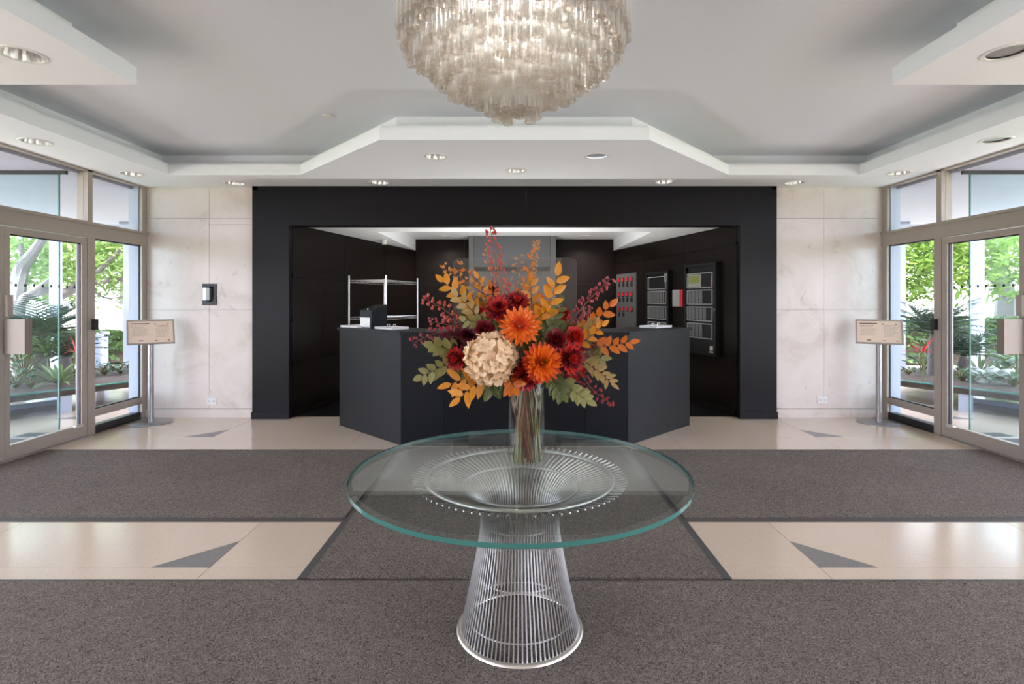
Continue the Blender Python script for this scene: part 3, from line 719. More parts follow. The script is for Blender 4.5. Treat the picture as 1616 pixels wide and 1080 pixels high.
# ------------------------------------------------------------------ sign stands
def sign(x, y, yaw, s, label):
    t = thing('sign_stand', (x, y, 0), label, 'sign stand', rz=yaw)
    obj('base_plate', MB().lathe([(.001, .014), (.222, .013), (.232, .008), (.232, 0), (.001, 0)], 48), 'sign_steel', t, True, True)
    obj('pole', MB().lathe([(.031, .014), (.031, 1.10), (.001, 1.10)], 20), 'sign_steel', t, True, True)
    # leaning panel
    a = R(28); M = Matrix.Translation(Vector((0, -.03, 1.125))) @ Matrix.Rotation(PI/2-a, 4, 'X')
    w, h = .228, .147; kx, ky = w/.285, h/.165
    board = MB().box((-w, -h, -.010), (w, h, 0), 0, M); bd = obj('backing_board', board, 'sign_frame', t, local=True)
    m = MB(); f = .016
    m.box((-w-f, -h-f, -.014), (-w, h+f, .010), 0, M).box((w, -h-f, -.014), (w+f, h+f, .010), 0, M)
    m.box((-w, h, -.014), (w, h+f, .010), 0, M).box((-w, -h-f, -.014), (w, -h, .010), 0, M)
    obj('frame', m, 'sign_frame', t, local=True)
    sh = obj('printed_sheet', MB().box((-w+.002, -h+.002, .0003), (w-.002, h-.002, .0022), 0, M), 'sign_paper', t, local=True)
    rnd = random.Random(3)
    pr = MB(); zt = .0028
    def bar(x0, y0, x1, y1, mi): pr.add([M @ Vector(v) for v in ((x0*kx, y0*ky, zt), (x1*kx, y0*ky, zt), (x1*kx, y1*ky, zt), (x0*kx, y1*ky, zt))], [(0, 1, 2, 3)], mi)
    bar(-.25, .118, -.02, .132, 0)
    for cx0, cx1, n, mi in ((-.25, -.02, 9, 2), (.05, .25, 10, 2)):
        for k in range(n):
            yy = .092-.019*k; x_ = cx0+rnd.uniform(0, .03); e = cx1-rnd.uniform(.0, .06)
            while x_ < e:
                l_ = rnd.uniform(.012, .04); bar(x_, yy, min(x_+l_, e), yy+.0065, 1 if (k == 0 and mi == 2) else mi); x_ += l_+.007
    for bx, by, mi in ((-.14, -.132, 0), (.055, .117, 0), (.22, .117, 0), (.065, -.135, 1), (.225, -.135, 1), (-.115, -.132, 0)): bar(bx-.014, by-.007, bx+.014, by+.007, mi)
    obj('print', pr, ['ink', 'ink_red', 'ink_soft'], sh, local=True)['kind'] = 'stuff'
    obj('bracket', MB().box((-.05, -.06, 0), (.05, .06, .03), 0, M @ Matrix.Translation((0, 0, -.042))), 'sign_steel', t, local=True)
sign(-4.47, 6.62, R(37), -1, 'steel post sign stand with beige notice by the wall with the dispenser')
sign(4.49, 6.64, R(-31), 1, 'steel post sign stand with beige notice by the bare marble wall')

# ------------------------------------------------------------------ glass table with a wire base
TX, TY = .024, 2.47; TZ = .74
table = thing('pedestal_table', (TX, TY, 0), 'round glass topped table on a flared steel rod pedestal', 'table')
GR, GT = .76, .026
g = MB(); n = 96
prof = [(.0, TZ), (GR-.022, TZ), (GR, TZ-.006), (GR, TZ-GT+.003), (GR-.004, TZ-GT), (0, TZ-GT)]
def ringv(r, z): return [(r*math.cos(2*PI*j/n), r*math.sin(2*PI*j/n), z) for j in range(n)]
g.add(ringv(GR-.022, TZ), [tuple(range(n))], 0); g.add(ringv(GR-.004, TZ-GT), [tuple(range(n))[::-1]], 0)
for k in range(1, 4):
    a, b = prof[k], prof[k+1]
    g.add(ringv(*a)+ringv(*b), [(j, n+j, n+(j+1) % n, (j+1) % n) for j in range(n)], 0 if k == 1 else 1)
obj('glass_top', g, ['table_glass', 'glass_edge'], table, True, True)
rodp = [(.270, .014), (.252, .09), (.230, .19), (.207, .30), (.188, .40), (.178, .47), (.176, .52), (.183, .56), (.203, .60), (.238, .635), (.285, .662), (.345, .678), (.41, .692), (.455, .701), (.484, .708)]
rm = MB().tube([(r, 0, z) for r, z in rodp], .0036, 6).mesh('rod', 'rod_steel', True)
NR = 88
for k in range(NR):
    o = obj('rod', rm, None, table); o.rotation_euler = (0, 0, 2*PI*(k+.5)/NR)
def hoop(name, r, z, th, m='rod_steel', flat=1.0):
    obj(name, MB().lathe([(r+th*math.cos(2*PI*j/10), z+th*flat*math.sin(2*PI*j/10)) for j in range(10)], 72, close=True), m, table, True, True)
hoop('base_ring', .275, .012, .014, 'bead', .85); hoop('rim_ring', .420, .702, .011); hoop('collar_ring', .262, .660, .006)
hoop('inner_hoop', .246, .085, .004); hoop('inner_hoop', .206, .275, .004); hoop('waist_hoop', .172, .50, .004)

# ------------------------------------------------------------------ vase
VX, VY, VZ = .056, 2.52, TZ+.0005; VH = .385; VR0, VR1 = .0865, .083
vase = thing('glass_vase', (VX, VY, VZ), 'clear cylindrical glass vase of stems on the glass table', 'vase')
obj('vase_body', MB().lathe([(.001, .0), (VR0-.004, .0), (VR0, .004), (VR1, VH), (VR1-.004, VH), (VR0-.006, .016), (.001, .014)], 48), 'vase_glass', vase, True, True)
obj('water', MB().lathe([(.001, .0165), (VR0-.0075, .0175), (VR0-.0078, .105), (.001, .105)], 40), 'water', vase, True, True)

# ------------------------------------------------------------------ bouquet
KX, KZ = VX, TZ+VH-.02           # neck of the vase
brnd = random.Random(11)
def stem_pts(top, core=None):
    """from the bloom through the neck down into the vase"""
    a = brnd.uniform(0, 2*PI); r = VR0*.82*math.sqrt(brnd.uniform(.05, 1)); a2 = a+brnd.uniform(-1.3, 1.3)+(PI if brnd.random() < .25 else 0)
    foot = Vector((VX+r*math.cos(a2), VY+r*math.sin(a2), TZ+.022))
    r2 = VR1*.82*math.sqrt(brnd.uniform(.05, 1)); neck = Vector((KX+r2*math.cos(a), VY+r2*math.sin(a), KZ))
    top = Vector(top); mid = neck*.45+top*.55; mid.z = max(mid.z, neck.z+.35*(top.z-neck.z)) if top.z > neck.z else neck.z+.05
    return [top, mid, neck, foot*.5+neck*.5, foot]
def smooth_path(pts, n=5):
    out = []; P = [Vector(p) for p in pts]; P = [2*P[0]-P[1]]+P+[2*P[-1]-P[-2]]
    for i in range(1, len(P)-2):
        for k in range(n):
            t = k/n; a, b, c, d = P[i-1:i+3]
            out.append(.5*((2*b)+(c-a)*t+(2*a-5*b+4*c-d)*t*t+(3*b-a-3*c+d)*t**3))
    out.append(P[-2]); return out
def petal_mesh(name, m, width, cup, tipw=.0, nu=5, fold=.12):
    mb = MB(); vs = []
    for i in range(nu+1):
        t = i/nu; w = width*(math.sin(PI*min(1, t**.75*(1-tipw)))**.8 if 0 < t else .12)
        if i == nu: w = width*tipw
        z = cup*t*t
        vs += [(t, -w, z+fold*w), (t, 0, z-fold*w*.3), (t, w, z+fold*w)]
    fs = []
    for i in range(nu):
        for k in range(2): a = 3*i+k; fs.append((a, a+1, a+4, a+3))
    return mb.add(vs, fs).mesh(name, m, True)
PM = {}
def petal(m, width=.16, cup=.15, fold=.3, tipw=.03):
    k = (m, width, cup, fold, tipw)
    if k not in PM: PM[k] = petal_mesh('petal', m, width, cup, tipw, 5, fold)
    return PM[k]
VIEW = Vector((0, -1, .12))
def frame_for(d):
    d = Vector(d).normalized(); x = d.orthogonal().normalized(); return x, d.cross(x), d
def dahlia(px, py, rpx, Y, face, rings, label, name='dahlia', centre='gold', stem=True):
    """rings: (count, length factor, lift angle deg from the flower plane, material, width)"""
    c = at(px, py, Y); r = rpx*Y/F; x, y, d = frame_for(face)
    t = thing(name, c, label, 'flower')
    for n, lf, lift, m, wd in rings:
        ph = brnd.uniform(0, 2*PI)
        for k in range(n):
            a = ph+2*PI*k/n+brnd.uniform(-.06, .06); rad = x*math.cos(a)+y*math.sin(a); li = R(lift+brnd.uniform(-7, 7))
            dr = rad*math.cos(li)+d*math.sin(li); nn = d*math.cos(li)-rad*math.sin(li)
            L_ = r*lf*brnd.uniform(.92, 1.05)
            place('petal', petal(m, wd, .15, .3, .3 if name != 'thistle' else .03), t, d*(.01*math.sin(li))+rad*.004, basis(dr, nn), (L_, L_, L_))
    if centre: obj('flower_centre', MB().ball(d*r*.06, r*.12, 8), centre, t, True, True)
    if stem: obj('stem', MB().tube([p-c for p in smooth_path(stem_pts(c-d*.01))], .0038, 5), 'stem_green', t, True, True)
    return t
def rosebud(px, py, rpx, Y, face, m, label):
    return dahlia(px, py, rpx, Y, face, [(6, 1.0, 12, m, .42), (6, .9, 38, m, .45), (5, .8, 60, m, .5), (4, .7, 78, m, .5)], label, 'rose', None)
Yv = VY
dahlia(820, 516, 31, Yv-.17, (.03, -1, .35), [(19, 1.05, 2, 'orange', .105), (19, 1.0, 11, 'orange', .105), (17, .84, 22, 'orange', .105), (13, .58, 38, 'orange_red', .12), (10, .36, 56, 'orange_red', .16)], 'bright orange daisy like dahlia at the middle of the bouquet', 'dahlia', 'cream')
dahlia(854, 573, 32, Yv-.20, (.2, -1, .18), [(20, .95, -10, 'orange_red', .10), (20, 1.03, 8, 'orange_red', .10), (20, .98, 24, 'orange', .10), (18, .9, 40, 'orange', .11), (14, .78, 57, 'orange', .12), (9, .62, 74, 'gold', .14)], 'domed orange and red chrysanthemum beside the cream hydrangea', 'chrysanthemum', None)
DR = lambda a, b: [(16, 1.05, 0, a, .15), (16, .98, 18, b, .15), (13, .85, 38, a, .17), (9, .66, 62, b, .2)]
dahlia(789, 489, 23, Yv-.06, (-.1, -1, .6), DR('scarlet', 'burgundy'), 'scarlet dahlia above the cream hydrangea')
dahlia(815, 479, 20, Yv-.02, (.1, -1, .7), DR('burgundy', 'scarlet'), 'dark red dahlia at the foot of the tall berry sprig')
dahlia(896, 566, 26, Yv-.14, (.5, -1, .1), DR('burgundy', 'scarlet'), 'burgundy dahlia beside the domed orange chrysanthemum')
dahlia(829, 592, 24, Yv-.15, (.1, -1, -.3), DR('burgundy', 'scarlet'), 'dark red dahlia tucked below the domed orange chrysanthemum')
dahlia(724, 566, 20, Yv-.08, (-.6, -1, 0), DR('burgundy', 'scarlet'), 'burgundy dahlia on the sage leaf side of the cream hydrangea')
rosebud(766, 522, 17, Yv-.13, (-.2, -1, .5), 'burgundy', 'deep crimson rose resting on top of the cream hydrangea')
rosebud(876, 538, 18, Yv-.13, (.3, -1, .3), 'burgundy', 'dark burgundy rose right above the domed orange chrysanthemum')
rosebud(740, 530, 14, Yv-.05, (-.4, -1, .3), 'plum', 'small plum rose near the berry sprigs')
rosebud(903, 533, 18, Yv-.08, (.5, -1, .3), 'scarlet', 'orange red rose among the amber leaves')
rosebud(722, 546, 15, Yv-.02, (-.6, -1, .2), 'plum', 'plum rose above the burgundy dahlia')
rosebud(888, 497, 12, Yv+.02, (.4, -1, .5), 'scarlet', 'small red rose under the long berry sprig')
rosebud(757, 495, 11, Yv+.0, (-.3, -1, .5), 'scarlet', 'small red rosebud among the gold twigs')
dahlia(918, 524, 17, Yv-.02, (.5, -1, .4), [(10, 1, 10, 'khaki', .26), (9, .85, 32, 'gold', .28), (7, .6, 58, 'khaki', .3)], 'gold and khaki flower facing the amber leaves', 'carnation', None)
dahlia(778, 462, 16, Yv+.05, (-.2, -1, .8), [(12, 1.1, 25, 'plum', .1), (10, .9, 50, 'plum', .1)], 'spiky plum thistle flower below the twigs', 'thistle', None)
# hydrangea
hc = at(773, 567, Yv-.19); hr = 44*(Yv-.19)/F*.86
ht = thing('hydrangea', hc, 'large cream hydrangea head at the front of the bouquet', 'flower')
fm = MB()
for k in range(4):
    a = PI/2*k; vs = []; nu = 4
    for i in range(nu+1):
        tt = i/nu; w = (.10, .34, .46, .42, .20)[i]
        for q_ in (-1, 0, 1):
            xx, yy = tt*1.0, w*q_; zz = .30*tt*tt-.16*(1-abs(q_))*tt+.05
            vs.append((xx*math.cos(a)-yy*math.sin(a), xx*math.sin(a)+yy*math.cos(a), zz))
    fm.add(vs, [(3*i+j, 3*i+j+1, 3*i+j+4, 3*i+j+3) for i in range(nu) for j in range(2)])
fmesh = fm.mesh('floret', 'cream', True)
N_ = 78
for i in range(N_):
    zf = 1-2*(i+.5)/N_; ph = i*2.39996; d = Vector((math.sqrt(1-zf*zf)*math.cos(ph), math.sqrt(1-zf*zf)*math.sin(ph), zf))
    if d.y > .55: continue
    tx = d.orthogonal().normalized(); a = brnd.uniform(0, PI); tx = tx*math.cos(a)+d.cross(tx)*math.sin(a)
    sc_ = brnd.uniform(.037, .045); dd = (d+Vector((brnd.uniform(-.25, .25), brnd.uniform(-.25, .25), brnd.uniform(-.25, .25)))).normalized()
    place('floret', fmesh, ht, d*hr*brnd.uniform(.80, 1.0), basis(tx, dd), (sc_, sc_, sc_))
obj('flower_core', MB().ball((0, 0, 0), hr*.80, 14), 'khaki', ht, True, True)
obj('stem', MB().tube([p-hc for p in smooth_path(stem_pts(hc+Vector((0, .03, -.05))))], .0045, 6), 'stem_green', ht, True, True)

def sprig(name, label, cat, base, tip, Yb, Yt, bend=0, leaves=None, berries=None, stem_m='twig', rs=.0022, down=True):
    """base, tip in photo pixels; the stem goes from the tip through the base into the vase"""
    b, tp = at(*base, Yb), at(*tip, Yt); mid = (b+tp)/2; sd = (tp-b).cross(Vector((0, -1, 0))).normalized(); mid = mid+sd*bend*(tp-b).length
    t = thing(name, b, label, cat)
    path = smooth_path([tp, mid, b], 6)
    if down:
        st = stem_pts(b); full = smooth_path([tp, mid]+st, 5)
    else: full = path
    nn = len(full); obj('stem', MB().tube([p-b for p in full], [rs*(.55+.9*min(1, i/6)+(.5 if i > nn-9 else 0)) for i in range(nn)], 5), stem_m, t, True, True)
    path = path[::-1]                     # base -> tip
    L_ = (tp-b).length
    if leaves:
        n, m, ln, wd, t0 = leaves; me = petal(m, wd, .10, .22, .02)
        for k in range(n):
            f = t0+(1-t0)*k/max(1, n-1); i = min(len(path)-2, int(f*(len(path)-1))); pp = path[i].lerp(path[i+1], min(1, f*(len(path)-1)-i))
            tg = (path[min(i+1, len(path)-1)]-path[max(i-1, 0)]).normalized()
            side = tg.cross(Vector((0, -1, 0))).normalized()*(1 if k % 2 else -1)
            if k == n-1: dr = tg
            else: dr = tg*.65+side*.85
            dr = (dr+Vector((brnd.uniform(-.15, .15), brnd.uniform(-.55, .15), brnd.uniform(-.15, .15)))).normalized()
            nrm = Vector((brnd.uniform(-.35, .35), -1, brnd.uniform(-.1, .6)))
            l2 = ln*Yv/F*brnd.uniform(.85, 1.1)*(1-.15*f)
            place('leaf', me, t, pp-b, basis(dr, nrm), (l2, l2, l2))
    if berries:
        n, m, rad, t0, spread = berries; mb = MB()
        for k in range(n):
            f = t0+(1-t0)*k/max(1, n-1); i = min(len(path)-2, int(f*(len(path)-1))); pp = path[i].lerp(path[i+1], min(1, f*(len(path)-1)-i))
            tg = (path[i+1]-path[i]).normalized(); side = tg.cross(Vector((0, -1, 0))).normalized()*(1 if k % 2 else -1)
            off = (tg*.4+side).normalized()*spread*Yv/F*(1.05-.55*f)*brnd.uniform(.5, 1.2)+Vector((0, brnd.uniform(-.012, .012), 0))
            q_ = pp+off; mb.tube([pp-b, q_-b], .0009, 4)
            for j in range(brnd.choice((2, 3, 3))):
                jj = Vector((brnd.uniform(-1, 1), brnd.uniform(-1, 1), brnd.uniform(-1, 1)))*.008
                mb.ball(q_-b+jj, rad*brnd.uniform(.8, 1.25), 6, 0, (1, 1, 1.3))
        obj('berries', mb, m, t, True, True)['kind'] = 'stuff'
    return t
B_ = 'sprig'
# berry sprigs
sprig('berry_sprig', 'tall red berry sprig rising highest from the bouquet', B_, (808, 500), (774, 362), Yv, Yv-.05, -.03, None, (26, 'berry_red', .0058, .25, 13))
sprig('berry_sprig', 'upper rusty berry sprig reaching towards the wire shelf', B_, (745, 535), (668, 470), Yv, Yv-.05, .08, None, (20, 'berry_red', .0062, .15, 11))
sprig('berry_sprig', 'crimson berry sprig drooping over the desk edge below the rusty one', B_, (735, 530), (653, 541), Yv, Yv-.1, .12, None, (18, 'berry', .0052, .2, 11))
sprig('berry_sprig', 'short wine red berry sprig between the two drooping ones', B_, (748, 528), (680, 508), Yv, Yv, .05, None, (16, 'berry', .0055, .1, 10))
sprig('berry_sprig', 'long red berry sprig reaching towards the black cabinets', B_, (885, 530), (963, 440), Yv, Yv-.05, -.03, None, (24, 'berry', .0062, .2, 12))
sprig('berry_sprig', 'red berry sprig hanging down past the sage leaves', B_, (910, 585), (964, 637), Yv-.05, Yv-.15, .06, None, (15, 'berry', .0055, .1, 9))
sprig('berry_sprig', 'bushy wine berry sprig beside the long red one', B_, (895, 530), (928, 490), Yv, Yv+.05, .05, None, (16, 'berry', .0060, .1, 12))
sprig('berry_sprig', 'red berry sprig amid gold leaves at the foot of the twigs', B_, (790, 510), (745, 470), Yv+.05, Yv+.05, .05, None, (12, 'berry', .005, .2, 9))
# twigs with buds
sprig('bud_twig', 'thin bare twig with amber buds behind the tall berry sprig', B_, (800, 495), (765, 398), Yv+.06, Yv+.06, .03, None, (14, 'bud', .0042, .3, 9), rs=.0016)
sprig('bud_twig', 'thin twig with seed head standing against the grey column', B_, (825, 490), (847, 382), Yv+.05, Yv+.05, .03, None, (24, 'bud', .0042, .35, 6), rs=.0016)
sprig('bud_twig', 'short forked twig with amber buds in the middle of the bouquet top', B_, (815, 490), (820, 405), Yv+.08, Yv+.08, -.05, None, (12, 'bud', .004, .3, 12), rs=.0016)
sprig('bud_twig', 'gold budded twig leaning over the acrylic screen corner', B_, (785, 490), (702, 424), Yv+.03, Yv, .06, (5, 'amber', 14, .2, .3), (18, 'bud', .0052, .25, 11), rs=.0018)
sprig('bud_twig', 'rusty twig with curled leaves along the tall berry sprig', B_, (812, 480), (842, 400), Yv, Yv, .05, (8, 'amber', 14, .2, .2), None, rs=.0016)
sprig('bud_twig', 'rusty twig with small leaves crossing the metal column band', B_, (800, 480), (728, 418), Yv+.04, Yv+.04, -.04, (8, 'amber', 13, .2, .2), (8, 'bud', .004, .3, 8), rs=.0016)
# leafy sprigs
sprig('leaf_sprig', 'upright golden leaf sprig with large oval leaves beside the acrylic edge', B_, (850, 515), (880, 436), Yv-.03, Yv-.05, .05, (9, 'gold', 27, .25, .15))
sprig('leaf_sprig', 'golden leaf sprig behind the orange dahlia', B_, (838, 500), (836, 444), Yv+.02, Yv+.02, .03, (9, 'gold', 22, .27, .1))
sprig('leaf_sprig', 'amber leaf sprig filling in between golden sprigs', B_, (850, 520), (862, 462), Yv+.04, Yv+.04, -.03, (9, 'amber', 22, .27, .05))
sprig('leaf_sprig', 'golden leaf sprig spreading above the rusty berry sprig', B_, (775, 510), (700, 445), Yv+.02, Yv, .03, (11, 'gold', 22, .27, .25))
sprig('leaf_sprig', 'yellow ochre leaf sprig at the shoulder of the bouquet', B_, (765, 520), (722, 468), Yv-.02, Yv-.05, .05, (10, 'khaki', 21, .27, .1))
sprig('leaf_sprig', 'ochre leaf sprig climbing by the scarlet dahlia', B_, (775, 510), (755, 440), Yv+.02, Yv+.02, .03, (9, 'gold', 18, .25, .15))
sprig('leaf_sprig', 'amber leaf sprig below the long red berry sprig', B_, (895, 535), (962, 484), Yv, Yv-.05, .05, (8, 'amber', 22, .27, .35))
sprig('leaf_sprig', 'orange leaf sprig sticking out farthest over the desk wing', B_, (915, 545), (994, 540), Yv-.03, Yv-.08, .05, (9, 'amber', 22, .27, .35))
sprig('leaf_sprig', 'gold leaf sprig pointing at the amber one', B_, (900, 550), (950, 515), Yv-.05, Yv-.08, .05, (8, 'gold', 20, .27, .2))
sprig('leaf_sprig', 'pale sage leaf sprig at the far drooping corner', B_, (738, 575), (666, 594), Yv-.04, Yv-.12, .08, (10, 'sage', 22, .27, .3), None, 'stem_green')
sprig('leaf_sprig', 'broad sage leaf sprig beside the burgundy dahlia', B_, (735, 565), (684, 545), Yv-.02, Yv-.08, .05, (8, 'sage', 26, .3, .25), None, 'stem_green')
sprig('leaf_sprig', 'long golden leaf sprig hanging below the cream hydrangea', B_, (770, 595), (726, 628), Yv-.14, Yv-.2, .05, (7, 'gold', 32, .2, .2))
sprig('leaf_sprig', 'golden leaf sprig pointing sideways under the cream hydrangea', B_, (765, 592), (712, 606), Yv-.12, Yv-.18, .05, (6, 'gold', 28, .2, .3))
sprig('leaf_sprig', 'gold leaf cluster hanging over the rim of the vase', B_, (805, 592), (812, 612), Yv-.15, Yv-.2, .05, (7, 'amber', 26, .22, .1))
sprig('leaf_sprig', 'sage leaf sprig hanging low beside the vase', B_, (880, 590), (926, 632), Yv-.08, Yv-.15, .05, (12, 'sage', 22, .27, .25), None, 'stem_green')
sprig('leaf_sprig', 'olive leaf sprig close under the burgundy dahlia', B_, (870, 590), (888, 622), Yv-.08, Yv-.12, .05, (9, 'olive', 24, .28, .1), None, 'stem_green')
sprig('leaf_sprig', 'tan fern like sprig below the amber leaves', B_, (915, 570), (964, 604), Yv-.05, Yv-.1, -.06, (14, 'khaki', 20, .2, .15))
sprig('leaf_sprig', 'olive leaf sprig behind the tan fern like one', B_, (905, 560), (948, 565), Yv, Yv, .05, (9, 'sage', 24, .28, .15), None, 'stem_green')
frn = random.Random(17)
FILL = [('khaki', 'ochre filler leaves between the rusty and ochre sprigs', 770, 530, 735, 490), ('amber', 'rusty filler leaves behind the scarlet dahlia', 800, 520, 775, 455), ('gold', 'golden filler leaves between orange dahlia and golden sprig', 840, 530, 862, 490),
    ('sage', 'sage filler leaves under the carnation', 890, 555, 930, 545), ('khaki', 'ochre filler leaves around the carnation', 890, 540, 935, 512), ('plum', 'plum coloured leaves beside the plum rose', 750, 550, 705, 530),
    ('plum', 'plum coloured leaves under the orange sprig', 900, 555, 945, 548), ('olive', 'olive filler leaves over the small red rose', 860, 530, 885, 480), ('sage', 'grey sage filler leaves behind the thistle', 790, 520, 735, 505), ('scarlet', 'red autumn leaves at the side of the domed chrysanthemum', 880, 580, 915, 590)]
for m, lb, bx, by, tx, ty in FILL:
    sprig('leaf_sprig', lb, B_, (bx, by), (tx, ty), Yv+frn.uniform(-.08, .04), Yv+frn.uniform(-.12, .05), frn.uniform(-.1, .1), (10, m, 20, .26, .1), None, 'stem_green')
for k, (bx, by, tx, ty, m, lb) in enumerate((
        (800, 560, 745, 505, 'olive', 'dark olive filler leaves behind the plum rose'), (830, 560, 865, 510, 'olive', 'dark olive filler leaves behind the burgundy rose'),
        (815, 560, 800, 500, 'olive', 'dark olive filler leaves behind the scarlet dahlia'), (790, 585, 735, 585, 'olive', 'dark olive filler leaves under the burgundy dahlia'),
        (850, 585, 915, 560, 'olive', 'dark olive filler leaves beside the carnation'), (830, 590, 845, 612, 'olive', 'dark olive filler leaves at the vase rim'),
        (790, 590, 775, 612, 'olive', 'dark olive filler leaves under the hydrangea'), (850, 560, 900, 520, 'sage', 'sage filler leaves behind the orange red rose'),
        (800, 550, 760, 480, 'sage', 'sage filler leaves under the ochre sprig'))):
    sprig('leaf_sprig', lb, B_, (bx, by), (tx, ty), Yv, Yv+.02, .05, (12, m, 28, .28, .05), None, 'stem_green')

# ------------------------------------------------------------------ chandelier
HX, HYY = -.006, 2.5
ch = thing('chandelier', (HX, HYY, UZ), 'large tiered chandelier of ribbed amber glass tubes over the table', 'chandelier')
rings = [(.512, 2.70), (.486, 2.64), (.434, 2.585), (.378, 2.535), (.304, 2.487), (.236, 2.462), (.170, 2.430), (.112, 2.375), (.046, 2.362)]
tb = MB(); n = 16; TR = .027; TL = .30; vs = []
for (zz, rr) in ((TL, .9), (.02, 1.0), (0, 1.04), (.002, .84), (.05, .78)):
    for j in range(n):
        q_ = TR*rr*(1 if j % 2 else .80); vs.append((q_*math.cos(2*PI*j/n), q_*math.sin(2*PI*j/n), zz))
tb.add(vs, [(k*n+j, k*n+(j+1) % n, (k+1)*n+(j+1) % n, (k+1)*n+j) for k in range(4) for j in range(n)]); tb.m = [0]*n+[1]*(3*n)
tmesh = tb.mesh('glass_tube', ['tube_glass', 'tube_rim'], False)
crnd = random.Random(5)
for i, (r, z) in enumerate(rings):
    cnt = max(5, int(2*PI*r/.0575))
    for k in range(cnt):
        a = 2*PI*(k+.5*(i % 2))/cnt
        o = place('glass_tube', tmesh, ch, (r*math.cos(a), r*math.sin(a), z-UZ+crnd.uniform(-.022, .022)), Matrix.Rotation(a+crnd.uniform(-.1, .1), 3, 'Z'), (1, 1, 1.25 if i < 2 else 1))
fr = MB()
for r, z in rings: fr.lathe([(r+.004, z+.285), (r+.004, z+.295), (r-.004, z+.295), (r-.004, z+.285)], 48, (0, 0, -UZ), close=True)
for k in range(8):
    a = 2*PI*k/8; fr.tube([(.04*math.cos(a), .04*math.sin(a), 2.66-UZ), (.3*math.cos(a), .3*math.sin(a), 2.78-UZ), (.51*math.cos(a), .51*math.sin(a), 2.99-UZ)], .006, 6)
fr.tube([(0, 0, 2.66-UZ), (0, 0, -.01)], .02, 12)
obj('metal_frame', fr, 'bead', ch, True, True)
for k in range(9):  # lit bulbs added inside so the glass tubes read brighter
    a = 2*PI*k/6; bl = (.24*math.cos(a), .24*math.sin(a), 2.86-UZ)
    if k > 5: a = 2*PI*k/3; bl = (.10*math.cos(a), .10*math.sin(a), 2.76-UZ)
    obj('added_bulb', MB().lathe([(.001, -.05), (.02, -.045), (.03, -.02), (.022, .01), (.013, .03), (.013, .06)], 12, bl), 'white_plastic', ch, True, True)
    l = bpy.data.lights.new('added_bulb_light', 'POINT'); l.energy = 1.3 if k < 6 else .5; l.shadow_soft_size = .035; l.color = (.98, .99, 1)
    lo = bpy.data.objects.new('added_bulb_light', l); COL.objects.link(lo); lo.parent = ch; lo.location = Vector(bl)-Vector((0, 0, .09))
obj('ceiling_plate', MB().lathe([(.001, -.03), (.46, -.03), (.47, 0)], 48), 'white_plastic', ch, True, True)

